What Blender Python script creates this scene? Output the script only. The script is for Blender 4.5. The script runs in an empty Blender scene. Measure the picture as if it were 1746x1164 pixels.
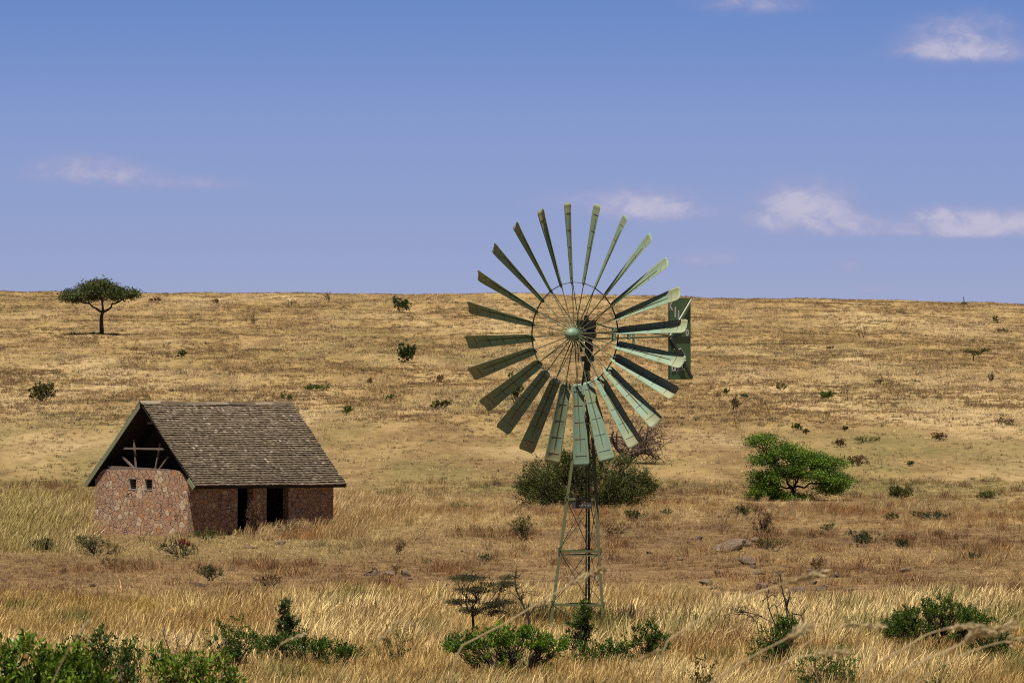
import bpy, math, random
import numpy as np
from mathutils import Vector, Matrix, Euler

SC = bpy.context.scene
COL = SC.collection
R = math.radians

# ------------------------------------------------------------------ camera
K = 2.0                 # lens twice as long, everything twice as far
FPX = 4951.0 * K        # focal length in photo pixels (photo 1746 wide)
EYE = 6.8
HZ = 575.0              # eye level row of the photo
cam_d = bpy.data.cameras.new('camera')
cam_d.sensor_width = 36.0
cam_d.lens = FPX * 36.0 / 1746.0
cam_d.clip_start = 0.5
cam_d.clip_end = 20000
cam_d.dof.use_dof = True
cam_d.dof.focus_distance = 68.0 * K
cam_d.dof.aperture_fstop = 14.0
cam = bpy.data.objects.new('camera', cam_d)
cam.location = (0, 0, EYE)
cam.rotation_euler = (R(90) - math.atan((582 - HZ) / FPX), 0, 0)
COL.objects.link(cam)
SC.camera = cam

# ------------------------------------------------------------------ light
SUN_EL = 72.0
SUN_VEC = Vector((-0.17 * math.cos(R(SUN_EL)), -0.985 * math.cos(R(SUN_EL)), math.sin(R(SUN_EL)))).normalized()
sun_d = bpy.data.lights.new('sun', 'SUN')
sun_d.energy = 5.0
sun_d.angle = R(0.5)
sun_d.color = (1.0, 0.915, 0.80)
sun = bpy.data.objects.new('sun', sun_d)
sun.rotation_euler = SUN_VEC.to_track_quat('Z', 'Y').to_euler()
sun.location = (-40, -40, 90)
COL.objects.link(sun)

SC.view_settings.view_transform = 'Standard'
SC.view_settings.look = 'None'
SC.view_settings.exposure = 0.6
SC.view_settings.gamma = 1.0
SC.cycles.max_bounces = 6
SC.cycles.diffuse_bounces = 1
SC.cycles.filter_width = 1.1
SC.cycles.transparent_max_bounces = 8
SC.cycles.use_denoising = False


class NT:
    """tiny node helper"""
    def __init__(self, tree):
        self.t = tree
        self.n = tree.nodes
        self.l = tree.links

    def new(self, typ, **kw):
        nd = self.n.new(typ)
        for k, v in kw.items():
            setattr(nd, k, v)
        return nd

    def put(self, sock, v):
        if isinstance(v, bpy.types.NodeSocket):
            self.l.new(v, sock)
        elif v is not None:
            sock.default_value = v

    def math(self, op, a, b=None, c=None, clamp=False):
        nd = self.new('ShaderNodeMath', operation=op, use_clamp=clamp)
        self.put(nd.inputs[0], a)
        if b is not None:
            self.put(nd.inputs[1], b)
        if c is not None:
            self.put(nd.inputs[2], c)
        return nd.outputs[0]

    def vmath(self, op, a, b=None):
        nd = self.new('ShaderNodeVectorMath', operation=op)
        self.put(nd.inputs[0], a)
        if b is not None:
            self.put(nd.inputs[1], b)
        return nd.outputs[0]

    def mix(self, f, a, b, blend='MIX'):
        nd = self.new('ShaderNodeMix', data_type='RGBA', blend_type=blend)
        self.put(nd.inputs[0], f)
        for s, v in ((nd.inputs[6], a), (nd.inputs[7], b)):
            if isinstance(v, tuple) and len(v) == 3:
                v = v + (1,)
            self.put(s, v)
        return nd.outputs[2]

    def noise(self, vec, scale, detail=4, rough=0.55, dist=0.0):
        nd = self.new('ShaderNodeTexNoise')
        self.put(nd.inputs['Vector'], vec)
        nd.inputs['Scale'].default_value = scale
        nd.inputs['Detail'].default_value = detail
        nd.inputs['Roughness'].default_value = rough
        nd.inputs['Distortion'].default_value = dist
        return nd.outputs[0]

    def ramp(self, f, stops):
        nd = self.new('ShaderNodeValToRGB')
        self.put(nd.inputs[0], f)
        el = nd.color_ramp.elements
        while len(el) < len(stops):
            el.new(0.5)
        for e, (p, c) in zip(el, stops):
            e.position = p
            e.color = (c, c, c, 1) if isinstance(c, (int, float)) else tuple(c) + (1,)
        return nd.outputs[0]

    def step(self, v, a, b):
        nd = self.new('ShaderNodeMapRange', interpolation_type='SMOOTHSTEP')
        self.put(nd.inputs[0], v)
        nd.inputs[1].default_value = a
        nd.inputs[2].default_value = b
        return nd.outputs[0]


# ------------------------------------------------------------------ sky
W = bpy.data.worlds.new('World')
SC.world = W
W.use_nodes = True
W.node_tree.nodes.clear()
w = NT(W.node_tree)
SKY_STR = 0.12 / 1.516
SKY_WARP = 1.6
sky = w.new('ShaderNodeTexSky', sky_type='NISHITA')
sky.sun_disc = False
sky.sun_elevation = R(SUN_EL)
sky.sun_rotation = math.atan2(SUN_VEC.x, SUN_VEC.y)
sky.altitude = 1800
sky.air_density = 1.0
sky.dust_density = 0.3
sky.ozone_density = 2.0
tc = w.new('ShaderNodeTexCoord')
sep = w.new('ShaderNodeSeparateXYZ')
w.put(sep.inputs[0], tc.outputs['Generated'])
cmb = w.new('ShaderNodeCombineXYZ')
zz = w.math('ADD', w.math('MULTIPLY', sep.outputs[2], SKY_WARP), 0.10)
w.put(cmb.inputs[0], sep.outputs[0]); w.put(cmb.inputs[1], sep.outputs[1]); w.put(cmb.inputs[2], zz)
w.put(sky.inputs[0], w.vmath('NORMALIZE', cmb.outputs[0]))
# deep polarised blue overhead, lavender towards the horizon
tintr = w.ramp(w.math('MULTIPLY', w.math('MAXIMUM', sep.outputs[2], 0.0), 4.0), [(0.03, (0.88, 0.674, 0.754)), (0.148, (0.815, 0.717, 0.879)), (0.232, (0.58, 0.636, 0.886)), (0.5, (0.30, 0.36, 0.55)), (1.0, (0.09, 0.12, 0.20))])
skyc = w.mix(1.0, sky.outputs[0], tintr, 'MULTIPLY')
# clouds: small fair weather puffs at fixed compass directions, low over the hill
dy = w.math('MAXIMUM', sep.outputs[1], 0.05)
u = w.math('MULTIPLY', w.math('DIVIDE', sep.outputs[0], dy), FPX / 1000.0)
v = w.math('MULTIPLY', w.math('DIVIDE', sep.outputs[2], dy), FPX / 1000.0)
cu = w.new('ShaderNodeCombineXYZ')
w.put(cu.inputs[0], u)
w.put(cu.inputs[1], w.math('MULTIPLY', v, 1.7))
nz = w.noise(cu.outputs[0], 22.0, 8, 0.66, 0.5)
nz2 = w.noise(cu.outputs[0], 8.0, 4, 0.55, 0.3)
# (px, py, half width, half height, strength)
CLOUDS = [(1640, 88, 80, 22, 1.0), (1650, 45, 70, 22, 0.55), (1285, 8, 85, 20, 0.5), (150, 295, 100, 26, 0.62), (310, 315, 110, 13, 0.42),
          (1115, 356, 80, 28, 0.85), (960, 345, 70, 18, 0.35), (1375, 358, 62, 36, 1.05), (1385, 380, 90, 12, 0.5),
          (1600, 372, 42, 15, 0.95), (1660, 390, 60, 16, 0.7), (1500, 396, 150, 12, 0.55), (1725, 382, 60, 20, 0.8),
          (1212, 444, 48, 14, 0.62), (1450, 456, 26, 12, 0.5), (1490, 493, 36, 10, 0.5), (1735, 465, 30, 9, 0.3), (465, 340, 60, 10, 0.2)]
tot = None
for (cx, cy, rx, ry, s) in CLOUDS:
    rx *= 1.3; ry *= 1.35
    a = w.math('DIVIDE', w.math('SUBTRACT', u, (cx - 873) / 1000.0), rx / 1000.0)
    b0 = w.math('SUBTRACT', v, (HZ - cy) / 1000.0)
    # flatter underside
    b = w.math('MAXIMUM', w.math('DIVIDE', b0, ry / 1000.0), w.math('DIVIDE', b0, -ry * 0.62 / 1000.0))
    d2 = w.math('ADD', w.math('MULTIPLY', a, a), w.math('MULTIPLY', b, b))
    g = w.math('MULTIPLY', w.math('EXPONENT', w.math('MULTIPLY', d2, -0.85)), s)
    tot = g if tot is None else w.math('ADD', tot, w.math('MULTIPLY', g, w.math('SUBTRACT', 1.0, tot, clamp=True)))
dens = w.math('ADD', tot, w.math('MULTIPLY', w.math('SUBTRACT', nz, 0.52), w.math('MULTIPLY', tot, 1.7)))
dens = w.math('ADD', dens, w.math('MULTIPLY', w.math('SUBTRACT', nz2, 0.5), w.math('MULTIPLY', tot, 1.2)))
mask = w.math('MULTIPLY', w.step(dens, 0.04, 0.98), 0.80)
cloudc = w.mix(w.step(dens, 0.2, 1.0), (0.38, 0.36, 0.56), (0.56, 0.53, 0.66))
bg1 = w.new('ShaderNodeBackground'); w.put(bg1.inputs[0], skyc); bg1.inputs[1].default_value = SKY_STR
bg2 = w.new('ShaderNodeBackground'); w.put(bg2.inputs[0], cloudc); bg2.inputs[1].default_value = 0.66
front = w.math('GREATER_THAN', sep.outputs[1], 0.06)
mx = w.new('ShaderNodeMixShader')
w.put(mx.inputs[0], w.math('MULTIPLY', mask, front)); w.put(mx.inputs[1], bg1.outputs[0]); w.put(mx.inputs[2], bg2.outputs[0])
wo = w.new('ShaderNodeOutputWorld')
w.put(wo.inputs[0], mx.outputs[0])

# ------------------------------------------------------------------ numpy noise
_rs = np.random.RandomState(5)
_tab = _rs.rand(256, 256)


def vnoise(x, y):
    x = np.asarray(x, float); y = np.asarray(y, float)
    xi = np.floor(x).astype(int); yi = np.floor(y).astype(int)
    fx = x - xi; fy = y - yi
    fx = fx * fx * (3 - 2 * fx); fy = fy * fy * (3 - 2 * fy)
    g = lambda i, j: _tab[i % 256, j % 256]
    return (g(xi, yi) * (1 - fx) + g(xi + 1, yi) * fx) * (1 - fy) + (g(xi, yi + 1) * (1 - fx) + g(xi + 1, yi + 1) * fx) * fy


def fbm(x, y, o=4):
    s = 0; a = 1; t = 0
    for k in range(o):
        s = s + a * vnoise(x * 2 ** k + 17.3 * k, y * 2 ** k + 9.1 * k); t += a; a *= 0.5
    return s / t


def sstep(v, a, b):
    t = np.clip((v - a) / (b - a), 0, 1)
    return t * t * (3 - 2 * t)


# ------------------------------------------------------------------ terrain height
_prof = np.array([(-400, 4.6), (-60, 4.4), (-20, 4.5), (0, 4.6), (10, 3.6), (20, 2.6), (30, 1.6), (40, .62), (50, .06), (58, -.02), (66, 0.0), (80, -.04), (92, -.02), (99, -.02),
                  (108, .08), (115, .2), (125, .35), (140, .85), (160, 1.78), (180, 2.72), (200, 3.72), (220, 4.78), (240, 5.88), (260, 6.93),
                  (280, 8.17), (300, 9.42), (320, 10.8), (335, 11.6), (350, 11.98), (365, 12.0), (400, 11.7), (500, 9.5), (800, 3), (1500, -8), (9000, -60)])
_pd = np.arange(-400, 1200, 0.5)
_pz = np.interp(_pd, _prof[:, 0], _prof[:, 1])
_k = np.exp(-0.5 * (np.arange(-16, 17) / 6.0) ** 2); _k /= _k.sum()
_pz = np.convolve(np.pad(_pz, 16, mode='edge'), _k, mode='valid')


def terrain(x, y):
    x = np.asarray(x, float); y = np.asarray(y, float) / K
    z = np.where(y < 1190, np.interp(y, _pd, _pz), np.interp(y, _prof[:, 0], _prof[:, 1]))
    lat = np.interp(x, [-300, -61.7, -19, 0, 22, 44, 62, 300], [1.2, .24, -.04, -.15, -.47, -.82, -1.32, -4.5])
    z = z + lat * sstep(y, 150, 335)
    hill = sstep(y, 125, 190)
    mid = sstep(y, 45, 75)
    z = z + (fbm(x / 9.0, y / 6.0, 3) - 0.5) * (0.10 * mid + 0.55 * hill)
    # small eroded lips on the hillside
    t = fbm(x / 16.0 + 40, y / 5.0 + 3, 3)
    lip = sstep(t, 0.52, 0.56) * sstep(fbm(x / 22.0, y / 14.0 + 8, 2), 0.45, 0.6)
    z = z + lip * 0.16 * hill
    z = z + (fbm(x / 1.7 + 5, y / 1.2 + 9, 3) - 0.5) * (0.05 + 0.16 * hill)
    # rough rocky bank right of the windmill
    bank = np.exp(-((x - 12) / 11.0) ** 2 - ((y - 84) / 4.0) ** 2)
    z = z + bank * (fbm(x / 1.1, y / 0.8, 3) - 0.45) * 0.5
    # level pad for the hut
    return z


def tz(x, y):
    return float(terrain(np.array([x]), np.array([y]))[0])


def px_x(px, D):
    return (px - 873.0) / FPX * D


def solve(px, py, d0=52.0 * K, d1=345.0 * K):
    """the ground point seen at this place of the photograph"""
    D = np.arange(d0, d1, 0.25)
    X = px_x(px, D)
    row = HZ + (EYE - terrain(X, D)) / D * FPX
    i = np.where(row <= py)[0]
    i = i[0] if len(i) else len(D) - 1
    return float(X[i]), float(D[i]), float(terrain(X[i:i + 1], D[i:i + 1])[0])


# ------------------------------------------------------------------ mesh helpers
class MB:
    def __init__(self):
        self.v = []; self.f = []; self.n = 0; self.t = []

    def add(self, verts, faces, tint=0.5):
        verts = np.asarray(verts, float).reshape(-1, 3)
        self.v.append(verts)
        faces = [tuple(int(i) + self.n for i in f) for f in faces]
        self.f += faces
        self.t.append(np.full(len(faces), tint) if np.isscalar(tint) else np.asarray(tint))
        self.n += len(verts)

    def addq(self, verts, tint):
        """verts (n,4,3) quads, tint (n,)"""
        n = len(verts)
        self.v.append(verts.reshape(-1, 3))
        idx = np.arange(n * 4).reshape(n, 4) + self.n
        self.f += idx.tolist()
        self.t.append(np.asarray(tint))
        self.n += n * 4

    def box(self, c, s, rot=None, tint=0.5):
        x, y, z = np.asarray(s) / 2.0
        p = np.array([(-x, -y, -z), (x, -y, -z), (x, y, -z), (-x, y, -z), (-x, -y, z), (x, -y, z), (x, y, z), (-x, y, z)])
        if rot is not None:
            p = p @ np.array(rot).T
        self.add(p + np.asarray(c), [(0, 3, 2, 1), (4, 5, 6, 7), (0, 1, 5, 4), (1, 2, 6, 5), (2, 3, 7, 6), (3, 0, 4, 7)], tint)

    def tube(self, pts, rad, sides=6, cap=True, tint=0.5):
        pts = np.asarray(pts, float)
        m = len(pts)
        rad = np.full(m, rad) if np.isscalar(rad) else np.asarray(rad)
        tan = np.gradient(pts, axis=0)
        tan /= np.linalg.norm(tan, axis=1)[:, None] + 1e-12
        up = np.array([0.0, 0, 1]) if abs(tan[0][2]) < 0.9 else np.array([1.0, 0, 0])
        vs = []
        for i in range(m):
            a = np.cross(tan[i], up); a /= np.linalg.norm(a) + 1e-12
            b = np.cross(tan[i], a)
            up = -b if np.dot(-b, up) > 0 else b
            th = np.arange(sides) * 2 * math.pi / sides
            vs.append(pts[i] + rad[i] * (np.cos(th)[:, None] * a + np.sin(th)[:, None] * b))
        fs = []
        for i in range(m - 1):
            for j in range(sides):
                k = (j + 1) % sides
                fs.append((i * sides + j, i * sides + k, (i + 1) * sides + k, (i + 1) * sides + j))
        if cap:
            fs.append(tuple(range(sides))[::-1]); fs.append(tuple((m - 1) * sides + j for j in range(sides)))
        self.add(np.concatenate(vs), fs, tint)

    def bar(self, a, b, w_, h, tint=0.5, up=(0, 0, 1)):
        a = Vector(a); b = Vector(b); d = (b - a); L = d.length; d.normalize()
        up = Vector(up)
        if abs(d.dot(up)) > 0.98:
            up = Vector((1, 0, 0))
        s = d.cross(up).normalized(); t = s.cross(d)
        rot = Matrix((d, s, t)).transposed()
        self.box((a + b) / 2, (L, w_, h), rot, tint)

    def angle(self, a, b, w_, th, d1, d2, tint=0.5):
        """L section steel angle from a to b, legs along d1 and d2"""
        a = Vector(a); b = Vector(b)
        ax = (b - a).normalized()
        d1 = Vector(d1); d1 = (d1 - ax * d1.dot(ax)).normalized()
        d2 = Vector(d2); d2 = d2 - ax * d2.dot(ax); d2 = (d2 - d1 * d2.dot(d1)).normalized()
        prof = [(0, 0), (w_, 0), (w_, th), (th, th), (th, w_), (0, w_)]
        vs = [p + d1 * x + d2 * y for p in (a, b) for (x, y) in prof]
        fs = [(i, (i + 1) % 6, 6 + (i + 1) % 6, 6 + i) for i in range(6)] + [tuple(range(5, -1, -1)), tuple(range(6, 12))]
        self.add([tuple(q) for q in vs], fs, tint)

    def build(self, name, mat, parent=None, smooth=False, loc=None):
        me = bpy.data.meshes.new(name)
        vv = np.concatenate(self.v) if self.v else np.zeros((0, 3))
        me.from_pydata(vv.tolist(), [], self.f)
        at = me.attributes.new('tint', 'FLOAT', 'FACE')
        at.data.foreach_set('value', np.concatenate(self.t).astype(np.float32))
        me.materials.append(mat)
        if smooth:
            me.polygons.foreach_set('use_smooth', [True] * len(me.polygons))
        me.update()
        o = bpy.data.objects.new(name, me)
        COL.objects.link(o)
        if parent is not None:
            o.parent = parent
        if loc is not None:
            o.location = loc
        return o


def tag(o, label=None, cat=None, group=None, kind=None):
    if label: o['label'] = label
    if cat: o['category'] = cat
    if group: o['group'] = group
    if kind: o['kind'] = kind
    return o


def empty(name, loc, rz=0.0, **kw):
    o = bpy.data.objects.new(name, None)
    o.empty_display_size = 0.3
    o.location = loc; o.rotation_euler = (0, 0, rz)
    COL.objects.link(o)
    return tag(o, **kw)


# ------------------------------------------------------------------ materials
def new_mat(name):
    m = bpy.data.materials.new(name)
    m.use_nodes = True
    m.node_tree.nodes.clear()
    k = NT(m.node_tree)
    out = k.new('ShaderNodeOutputMaterial')
    bs = k.new('ShaderNodeBsdfPrincipled')
    k.l.new(bs.outputs[0], out.inputs[0])
    return m, k, bs, out


def bump(k, bs, h, strength, dist):
    b = k.new('ShaderNodeBump')
    b.inputs['Strength'].default_value = strength
    b.inputs['Distance'].default_value = dist
    k.put(b.inputs['Height'], h)
    k.put(bs.inputs['Normal'], b.outputs[0])


def attr(k, name, typ='GEOMETRY', out='Fac'):
    a = k.new('ShaderNodeAttribute', attribute_type=typ, attribute_name=name)
    return a.outputs[out]


def plain(name, col, rough=0.7, metal=0.0, var=0.25, scale=6.0, bmp=0.2, bd=0.01):
    m, k, bs, out = new_mat(name)
    g = k.new('ShaderNodeTexCoord').outputs['Object']
    n = k.noise(g, scale, 5)
    f = k.math('ADD', 1 - var, k.math('MULTIPLY', n, 2 * var))
    c = k.mix(1.0, tuple(col), k.vmath('SCALE', (1, 1, 1)), 'MIX')
    nd = k.new('ShaderNodeVectorMath', operation='SCALE')
    nd.inputs[0].default_value = col
    k.put(nd.inputs[3], f)
    k.put(bs.inputs['Base Color'], nd.outputs[0])
    bs.inputs['Roughness'].default_value = rough
    bs.inputs['Metallic'].default_value = metal
    if bmp:
        bump(k, bs, k.noise(g, scale * 4, 4), bmp, bd)
    return m


def leaf_mat(name, dark, light, rough=0.5, trans=0.3, objvar=0.0):
    m, k, bs, out = new_mat(name)
    t = attr(k, 'tint')
    c = k.mix(t, dark, light)
    k.put(bs.inputs['Base Color'], c)
    bs.inputs['Roughness'].default_value = rough
    bs.inputs['Specular IOR Level'].default_value = 0.35
    tr = k.new('ShaderNodeBsdfTranslucent')
    k.put(tr.inputs[0], c)
    mxs = k.new('ShaderNodeMixShader')
    mxs.inputs[0].default_value = trans
    k.put(mxs.inputs[1], bs.outputs[0]); k.put(mxs.inputs[2], tr.outputs[0])
    k.put(out.inputs[0], mxs.outputs[0])
    return m


M_bark = plain('bark', (0.09, 0.062, 0.042), 0.9, var=0.4, scale=12, bmp=0.6)
M_darkbark = plain('dark_bark', (0.045, 0.032, 0.024), 0.9, var=0.4, scale=12, bmp=0.6)
M_deadwood = plain('dead_wood', (0.12, 0.075, 0.055), 0.9, var=0.35, scale=12, bmp=0.5)
M_leaf_bright = leaf_mat('bright_leaves', (0.035, 0.085, 0.008), (0.27, 0.42, 0.035), 0.42, 0.28)
M_leaf_mid = leaf_mat('mid_green_leaves', (0.024, 0.062, 0.008), (0.15, 0.245, 0.025), 0.45, 0.25)
M_leaf_dark = leaf_mat('dark_green_leaves', (0.016, 0.042, 0.010), (0.075, 0.145, 0.022), 0.5, 0.2)
M_leaf_weed = leaf_mat('weed_leaves', (0.016, 0.030, 0.008), (0.085, 0.115, 0.025), 0.6, 0.2)
M_leaf_thicket = leaf_mat('thicket_leaves', (0.018, 0.040, 0.007), (0.15, 0.165, 0.028), 0.6, 0.2)
M_leaf_olive = leaf_mat('olive_leaves', (0.035, 0.048, 0.008), (0.19, 0.18, 0.035), 0.6, 0.25)
M_leaf_acacia = leaf_mat('acacia_leaves', (0.030, 0.048, 0.010), (0.12, 0.155, 0.035), 0.6, 0.25)
M_leaf_thorn = leaf_mat('thorn_leaves', (0.035, 0.035, 0.012), (0.095, 0.10, 0.03), 0.7, 0.2)
M_leaf_dry = leaf_mat('dry_leaves', (0.10, 0.05, 0.02), (0.26, 0.15, 0.06), 0.7, 0.25)
M_leaf_red = leaf_mat('red_leaves', (0.10, 0.012, 0.012), (0.28, 0.04, 0.03), 0.6, 0.25)
M_leaf_vivid = leaf_mat('vivid_leaves', (0.020, 0.065, 0.005), (0.25, 0.42, 0.025), 0.5, 0.3)
M_straw = leaf_mat('straw', (0.50, 0.38, 0.18), (0.95, 0.80, 0.50), 0.65, 0.3)


def ground_mat():
    m, k, bs, out = new_mat('savanna_ground')
    geo = k.new('ShaderNodeNewGeometry').outputs['Position']
    mp = k.new('ShaderNodeMapping')
    k.put(mp.inputs[0], geo); mp.inputs['Scale'].default_value = (1, 0.16, 1)
    p = mp.outputs[0]
    big = k.noise(p, 0.055, 5, 0.6, 0.6)
    medn = k.noise(p, 0.33, 6, 0.65, 0.4)
    fine = k.noise(geo, 3.0, 5, 0.7)
    mq = k.new('ShaderNodeMapping'); k.put(mq.inputs[0], geo); mq.inputs['Scale'].default_value = (1, 0.30, 1)
    vf = k.noise(mq.outputs[0], 1.9, 6, 0.78)
    straw = (0.43, 0.295, 0.125); pale = (0.66, 0.50, 0.27); brown = (0.19, 0.115, 0.050); dirt = (0.10, 0.058, 0.030); green = (0.15, 0.145, 0.045)
    c = k.mix(k.step(medn, 0.38, 0.62), brown, straw)
    c = k.mix(k.math('MULTIPLY', k.step(big, 0.48, 0.66), k.step(vf, 0.35, 0.6)), c, pale)
    c = k.mix(k.math('MULTIPLY', k.step(k.noise(p, 0.085, 4, 0.6), 0.52, 0.66), k.step(vf, 0.4, 0.62)), c, green)
    # shallow plain between the fringe and the hill is greener
    sp = k.new('ShaderNodeSeparateXYZ'); k.put(sp.inputs[0], geo)
    band = k.math('MULTIPLY', k.step(sp.outputs[1], 232, 248), k.math('SUBTRACT', 1, k.step(sp.outputs[1], 300, 360)))
    c = k.mix(k.math('MULTIPLY', band, k.math('MULTIPLY', k.step(k.noise(p, 0.16, 4), 0.45, 0.62), 0.6)), c, green)
    # bare trodden soil around the hut and the tower
    near = k.math('MULTIPLY', k.step(sp.outputs[1], 152, 168), k.math('SUBTRACT', 1, k.step(sp.outputs[1], 192, 224)))
    c = k.mix(k.math('MULTIPLY', near, k.math('MULTIPLY', k.step(medn, 0.35, 0.55), 0.85)), c, (0.17, 0.095, 0.045))
    c = k.mix(k.math('MULTIPLY', k.step(vf, 0.60, 0.74), 0.75), c, dirt)
    c = k.mix(k.math('MULTIPLY', k.step(fine, 0.35, 0.68), 0.45), c, (0.56, 0.41, 0.19))
    k.put(bs.inputs['Base Color'], c)
    bs.inputs['Roughness'].default_value = 0.95
    bs.inputs['Specular IOR Level'].default_value = 0.1
    bump(k, bs, k.math('ADD', k.math('MULTIPLY', vf, 1.0), k.math('MULTIPLY', fine, 0.6)), 1.0, 0.22)
    return m


def build_ground():
    ys = np.concatenate([np.arange(-300, 0, 20.0), np.arange(0, 50, 2.0), np.arange(50, 130, 0.5), np.arange(130, 380, 0.5),
                         np.arange(380, 600, 10), np.arange(600, 9001, 400.0)]) * K
    xh = np.concatenate([np.arange(0, 80, 0.6), np.arange(80, 160, 4.0), np.arange(160, 400, 30), np.arange(400, 4001, 400.0)])
    xs = np.concatenate([-xh[:0:-1], xh])
    X, Y = np.meshgrid(xs, ys)
    Z = terrain(X.ravel(), Y.ravel()).reshape(X.shape)
    nx = len(xs); ny = len(ys)
    V = np.stack([X, Y, Z], -1).reshape(-1, 3)
    i = np.arange(nx * (ny - 1)).reshape(ny - 1, nx)[:, :-1].ravel()
    F = np.stack([i, i + 1, i + nx + 1, i + nx], 1)
    me = bpy.data.meshes.new('ground')
    me.from_pydata(V.tolist(), [], F.tolist())
    me.polygons.foreach_set('use_smooth', [True] * len(me.polygons))
    me.materials.append(ground_mat())
    o = bpy.data.objects.new('ground', me); COL.objects.link(o)
    tag(o, kind='structure', label='dry straw coloured savanna ground rising to a long low hill')


build_ground()

# ------------------------------------------------------------------ windmill
PSI = R(34.3)


def paint_mat(name, col, stain, amount=0.5, rough=0.5):
    m, k, bs, out = new_mat(name)
    t = k.new('ShaderNodeTexCoord').outputs['Object']
    oi = k.new('ShaderNodeObjectInfo').outputs['Random']
    off = k.new('ShaderNodeCombineXYZ'); k.put(off.inputs[0], k.math('MULTIPLY', oi, 37.0))
    p = k.vmath('ADD', t, off.outputs[0])
    n = k.noise(p, 3.0, 6, 0.65)
    n2 = k.noise(p, 14.0, 5, 0.7)
    c = k.mix(k.math('MULTIPLY', k.step(n, 0.44, 0.68), amount), col, stain)
    c = k.mix(k.math('MULTIPLY', k.step(n2, 0.58, 0.72), 0.35), c, (0.10, 0.075, 0.04))
    c = k.mix(k.math('MULTIPLY', k.step(n2, 0.30, 0.42), 0.0), c, col)
    k.put(bs.inputs['Base Color'], c)
    bs.inputs['Roughness'].default_value = rough
    bump(k, bs, n2, 0.15, 0.01)
    return m, k, bs, c


M_green, *_ = paint_mat('faded_green_paint', (0.20, 0.33, 0.22), (0.30, 0.30, 0.12), 0.35)
M_tower, *_ = paint_mat('tower_green_paint', (0.13, 0.155, 0.065), (0.16, 0.125, 0.055), 0.6, 0.6)
M_vane, *_ = paint_mat('dark_green_paint', (0.085, 0.19, 0.075), (0.16, 0.19, 0.05), 0.5, 0.6)
M_iron, *_ = paint_mat('dark_iron', (0.045, 0.055, 0.05), (0.08, 0.05, 0.03), 0.5, 0.55)
M_white = plain('white_paint', (0.72, 0.72, 0.68), 0.6, var=0.15)
M_pale = plain('sunlit_strut_and_scuffs', (0.50, 0.52, 0.42), 0.45, metal=0.1, var=0.2)  # pale tone paints sunlight on the upper vane strut; also used for scuffs


def blade_mat():
    m, k, bs, c = paint_mat('blade_paint', (0.235, 0.37, 0.265), (0.27, 0.29, 0.12), 0.8, 0.72)
    t = k.new('ShaderNodeTexCoord').outputs['Object']
    sp = k.new('ShaderNodeSeparateXYZ'); k.put(sp.inputs[0], t)
    oi = k.new('ShaderNodeObjectInfo').outputs['Random']
    off = k.new('ShaderNodeCombineXYZ'); k.put(off.inputs[1], k.math('MULTIPLY', oi, 91.0))
    n = k.noise(k.vmath('ADD', t, off.outputs[0]), 5.0, 4, 0.6)
    strk = k.new('ShaderNodeMapping'); k.put(strk.inputs[0], k.vmath('ADD', t, off.outputs[0])); strk.inputs['Scale'].default_value = (26, 26, 2.0)
    ns = k.noise(strk.outputs[0], 1.0, 4, 0.7)
    c = k.mix(k.math('MULTIPLY', k.step(ns, 0.54, 0.72), 0.6), c, (0.115, 0.085, 0.04))
    c = k.mix(k.math('MULTIPLY', k.step(ns, 0.46, 0.30), 0.25), c, (0.40, 0.46, 0.36))
    tip = k.math('ADD', sp.outputs[2], k.math('MULTIPLY', k.math('SUBTRACT', n, 0.5), 0.5))
    f = k.math('MULTIPLY', k.step(tip, 2.55, 2.85), k.step(oi, 0.1, 0.9))
    c2 = k.mix(k.math('MULTIPLY', f, 0.7), c, (0.42, 0.39, 0.19))
    # rust line streaks along the inner edge
    e = k.math('MULTIPLY', k.step(k.math('MULTIPLY', sp.outputs[0], -1.0), 0.02, 0.18), k.step(n, 0.5, 0.62))
    c2 = k.mix(k.math('MULTIPLY', e, 0.5), c2, (0.34, 0.32, 0.10))
    k.put(bs.inputs['Base Color'], c2)
    return m


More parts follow.
